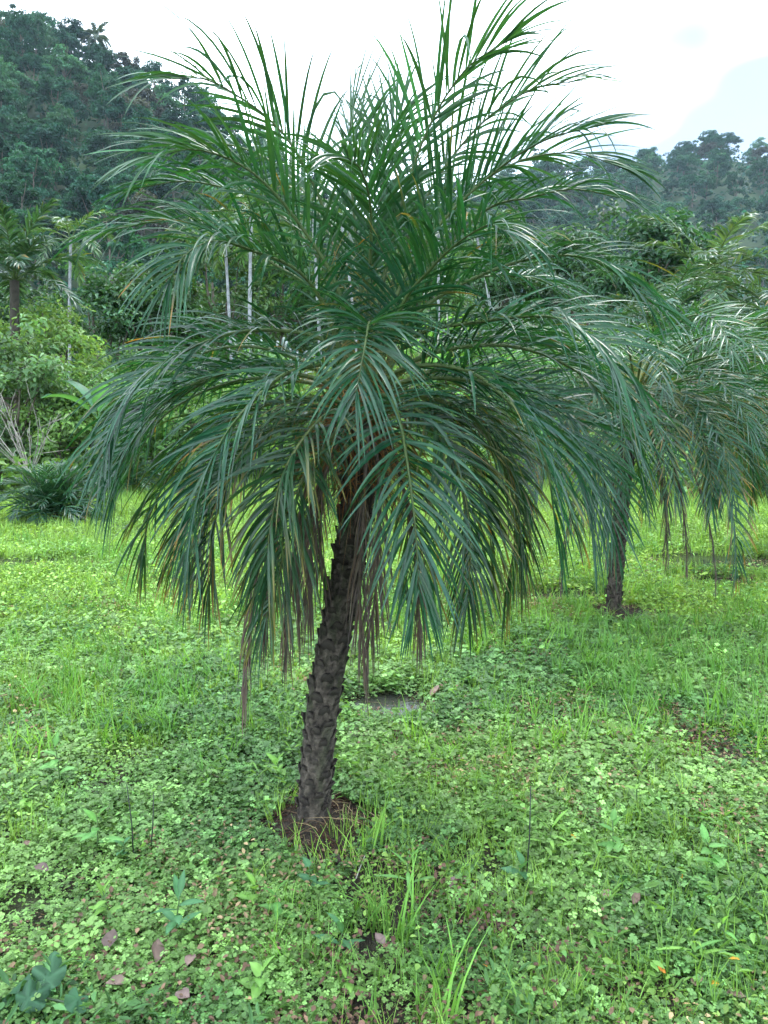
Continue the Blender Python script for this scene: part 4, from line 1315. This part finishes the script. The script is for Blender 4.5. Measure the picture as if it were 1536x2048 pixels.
# vine with big lobed blue-grey leaves
g0 = gpix(70, 2030)
vine = empty('vine', (g0[0], g0[1], float(ground_z(g0[0], g0[1])))); tag(vine, 'creeping vine with large dull blue-green lobed leaves', 'vine')
b = MB(); cv, _ = catmull([(-.15, -.02, .02), (-.05, .02, .05), (.06, .0, .05), (.16, -.01, .03)], 12); b.tube(cv, .003, (.06, .09, .05), 5); link('stem', b.mesh('stem', M_RACH), vine)
for (dx, dy, dz, s) in ((-.06, 0, .075, 1.0), (.02, .035, .085, 1.25), (.0, -.03, .08, 1.1), (.12, 0, .06, .95), (-.13, -.02, .06, 1.0)):
    t = np.linspace(0, 2 * math.pi, 30, endpoint=False)
    rr = (.034 + .012 * np.abs(np.cos(2.5 * t)) ** .7 + .010 * np.maximum(0, np.cos(t)) ** 6) * s * .85
    v = np.concatenate([[(0, 0, 0)], np.stack([rr * np.cos(t) + .012, rr * np.sin(t), -.006 + .008 * np.cos(5 * t) * s], 1)])
    q = np.array([[0, 1 + i, 1 + (i + 1) % 30] for i in range(30)])
    c_ = np.tile(np.array((.045, .11, .058)), (31, 1)) * r.uniform(.85, 1.15); c_[1::6] *= 1.5; c_[0] *= 1.6
    o = link('leaf', mesh('leaf', v, [q], M_HERB, c_), vine, (dx, dy, dz)); o.rotation_euler = (r.normal() * .4, r.normal() * .4, r.uniform(0, 6.28))


def fallen(px, py, L, W, col, label, group, r, name='fallen_leaf', up=.048):
    g = gpix(px, py)
    v, q, c = blade(L, W, col, r, fold=.45, droop=-.25, n=8)
    c *= np.exp(r.normal(size=(len(c), 1)) * .12)
    o = link(name, mesh(name, v, [q], M_LITTER, c))
    o.location = (g[0], g[1], float(ground_z(g[0], g[1])) + up)
    o.rotation_euler = (r.normal() * .3, r.normal() * .3, r.uniform(0, 6.28))
    return tag(o, label, 'leaf', group)


YL, OR, PU = (.50, .27, .03), (.50, .20, .03), (.16, .115, .11)
for a, b_, L_, w_, col, lab in (
    (1455, 1944, .032, .018, YL, 'curled yellow fallen leaf beside grassy upright weeds'), (1415, 1992, .028, .016, YL, 'small yellow fallen leaf on the clover'),
    (1330, 1975, .040, .014, OR, 'split orange fallen leaf lying in the clover'), (1155, 1675, .030, .014, YL, 'narrow yellow leaf near the strap leaved weed'),
    (1152, 1702, .028, .013, YL, 'faded yellow leaf below the strap leaved weed'), (1362, 1778, .025, .016, YL, 'yellow leaf by the leafy weed'),
    (983, 1964, .028, .013, OR, 'orange tipped leaf stuck among clover'), (1412, 1622, .028, .014, YL, 'yellow leaf at the edge of the tall grass'),
    (1390, 1508, .035, .012, OR, 'long orange leaf caught in tall grass'), (490, 2018, .022, .018, (.45, .28, .16), 'pinkish yellow leaf under the pale seedling')):
    fallen(a, b_, L_, w_, col, lab, 'fallen yellow leaves', r)
for a, b_, L_, w_, lab in (
    (215, 1925, .06, .05, 'greyish purple dry leaf near the creeping vine'), (312, 1945, .07, .045, 'curled brown dry leaf in the middle of the clover'),
    (260, 1985, .06, .045, 'dusky purple dry leaf between vine and seedling'), (352, 2005, .05, .04, 'small brown dry leaf close to the yellow-green seedling'),
    (387, 1925, .05, .035, 'reddish brown dry leaf under the lance leaved weed'), (100, 1765, .05, .04, 'grey dry leaf lying by the short grass'),
    (70, 1710, .045, .035, 'brown dry leaf at the light leafy weed'), (432, 1570, .05, .04, 'dark brown dry leaf behind the soil mound'),
    (1205, 1825, .05, .03, 'purple brown leaf at the muddy patch'), (1265, 1835, .045, .028, 'dull purple leaf in the muddy patch'),
    (1490, 2020, .05, .04, 'pinkish brown leaf among weeds past the fallen yellow leaves'), (1390, 2000, .05, .035, 'brown leaf amid fallen yellow leaves'),
    (770, 1915, .045, .03, 'red-brown leaf under long pointed leaves'), (860, 1400, .09, .05, 'crumpled brown dead leaf by the puddle'),
    (900, 1800, .04, .03, 'small dull brown leaf below the strap leaved weed')):
    fallen(a, b_, L_, w_, np.array(PU) * r.uniform(.7, 1.25) * np.array((1.05, 1, r.uniform(.75, 1.05))), lab, 'dry brown leaves', r, 'dry_leaf')

# soil clod
g0 = gpix(674, 1725)
u, vv = np.meshgrid(np.linspace(0, 2 * math.pi, 18, endpoint=False), np.linspace(.05, math.pi - .05, 11))
rr = .021 * (1 + .35 * (fbm(u * 1.2 + 3, vv * 2.2, 5) - .5) + .18 * (fbm(np.cos(u) * 6, vv * 7, 9) - .5))
v = np.stack([rr * np.sin(vv) * np.cos(u), rr * np.sin(vv) * np.sin(u), rr * np.cos(vv) * .85], -1).reshape(-1, 3)
i = np.arange(10)[:, None] * 18; j = np.arange(18)[None]; k = (j + 1) % 18
q = np.stack([i + j, i + 18 + j, i + 18 + k, i + k], -1).reshape(-1, 4)
o = link('soil_clod', mesh('soil_clod', v, [q, np.arange(18)[None], (180 + np.arange(18))[None][:, ::-1]], M_BARK, np.tile((.075, .055, .05), (len(v), 1))))
o.location = (g0[0], g0[1], float(ground_z(g0[0], g0[1])) + .012)
tag(o, 'round brown clod of soil in front of the leaning trunk', 'clod')

# twigs
for (a0, b0, a1, b1, rad, col, lab) in (
    (712, 1765, 730, 1722, .0026, (.42, .40, .36), 'short white stick lying below the soil mound'), (962, 1890, 1005, 1865, .002, (.40, .38, .30), 'thin bent straw lying on the clover'),
    (1185, 1952, 1250, 1945, .002, (.38, .33, .26), 'straight dry straw lying in the clover'), (524, 1712, 545, 1725, .002, (.35, .30, .22), 'small pale stick on the bare soil'),
    (826, 1432, 880, 1420, .006, (.05, .035, .028), 'dark broken twig beside the puddle'), (860, 1672, 930, 1660, .0018, (.30, .22, .15), 'thin brown stem lying across the weeds')):
    A_, B_ = gpix(a0, b0), gpix(a1, b1)
    m_ = (A_ + B_) / 2 + np.array((.004, .008, .012))
    pts, _ = catmull([A_, m_, B_], 7)
    pts[:, 2] = ground_z(pts[:, 0], pts[:, 1]) + .022 + .008 * np.sin(np.linspace(0, 3, 7))
    b = MB(); b.tube(pts - pts[0], np.linspace(rad, rad * .6, 7), col, 5)
    o = link('twig', b.mesh('twig', M_WOOD), None, pts[0]); tag(o, lab, 'twig', 'twigs and straws on the ground')

# ------------------------------------------------------------------ haze
HAZE = 0.00017
hv = [(x, y, z) for z in (-6, 190) for x, y in ((-1600, -950), (1600, -950), (1600, 2700), (-1600, 2700))]
hf = [[0, 3, 2, 1], [4, 5, 6, 7], [0, 1, 5, 4], [1, 2, 6, 5], [2, 3, 7, 6], [3, 0, 4, 7]]
m, n, o = new_mat('haze')
pv = n.nodes.new('ShaderNodeVolumePrincipled')
pv.inputs['Color'].default_value = (.66, .86, 1.0, 1)
pv.inputs['Density'].default_value = HAZE
n.links.new(pv.outputs[0], o.inputs['Volume'])
tag(link('haze', mesh('haze', hv, [np.array(hf)], m, smooth=False)), 'thin humid haze over the valley', 'haze', kind='stuff')
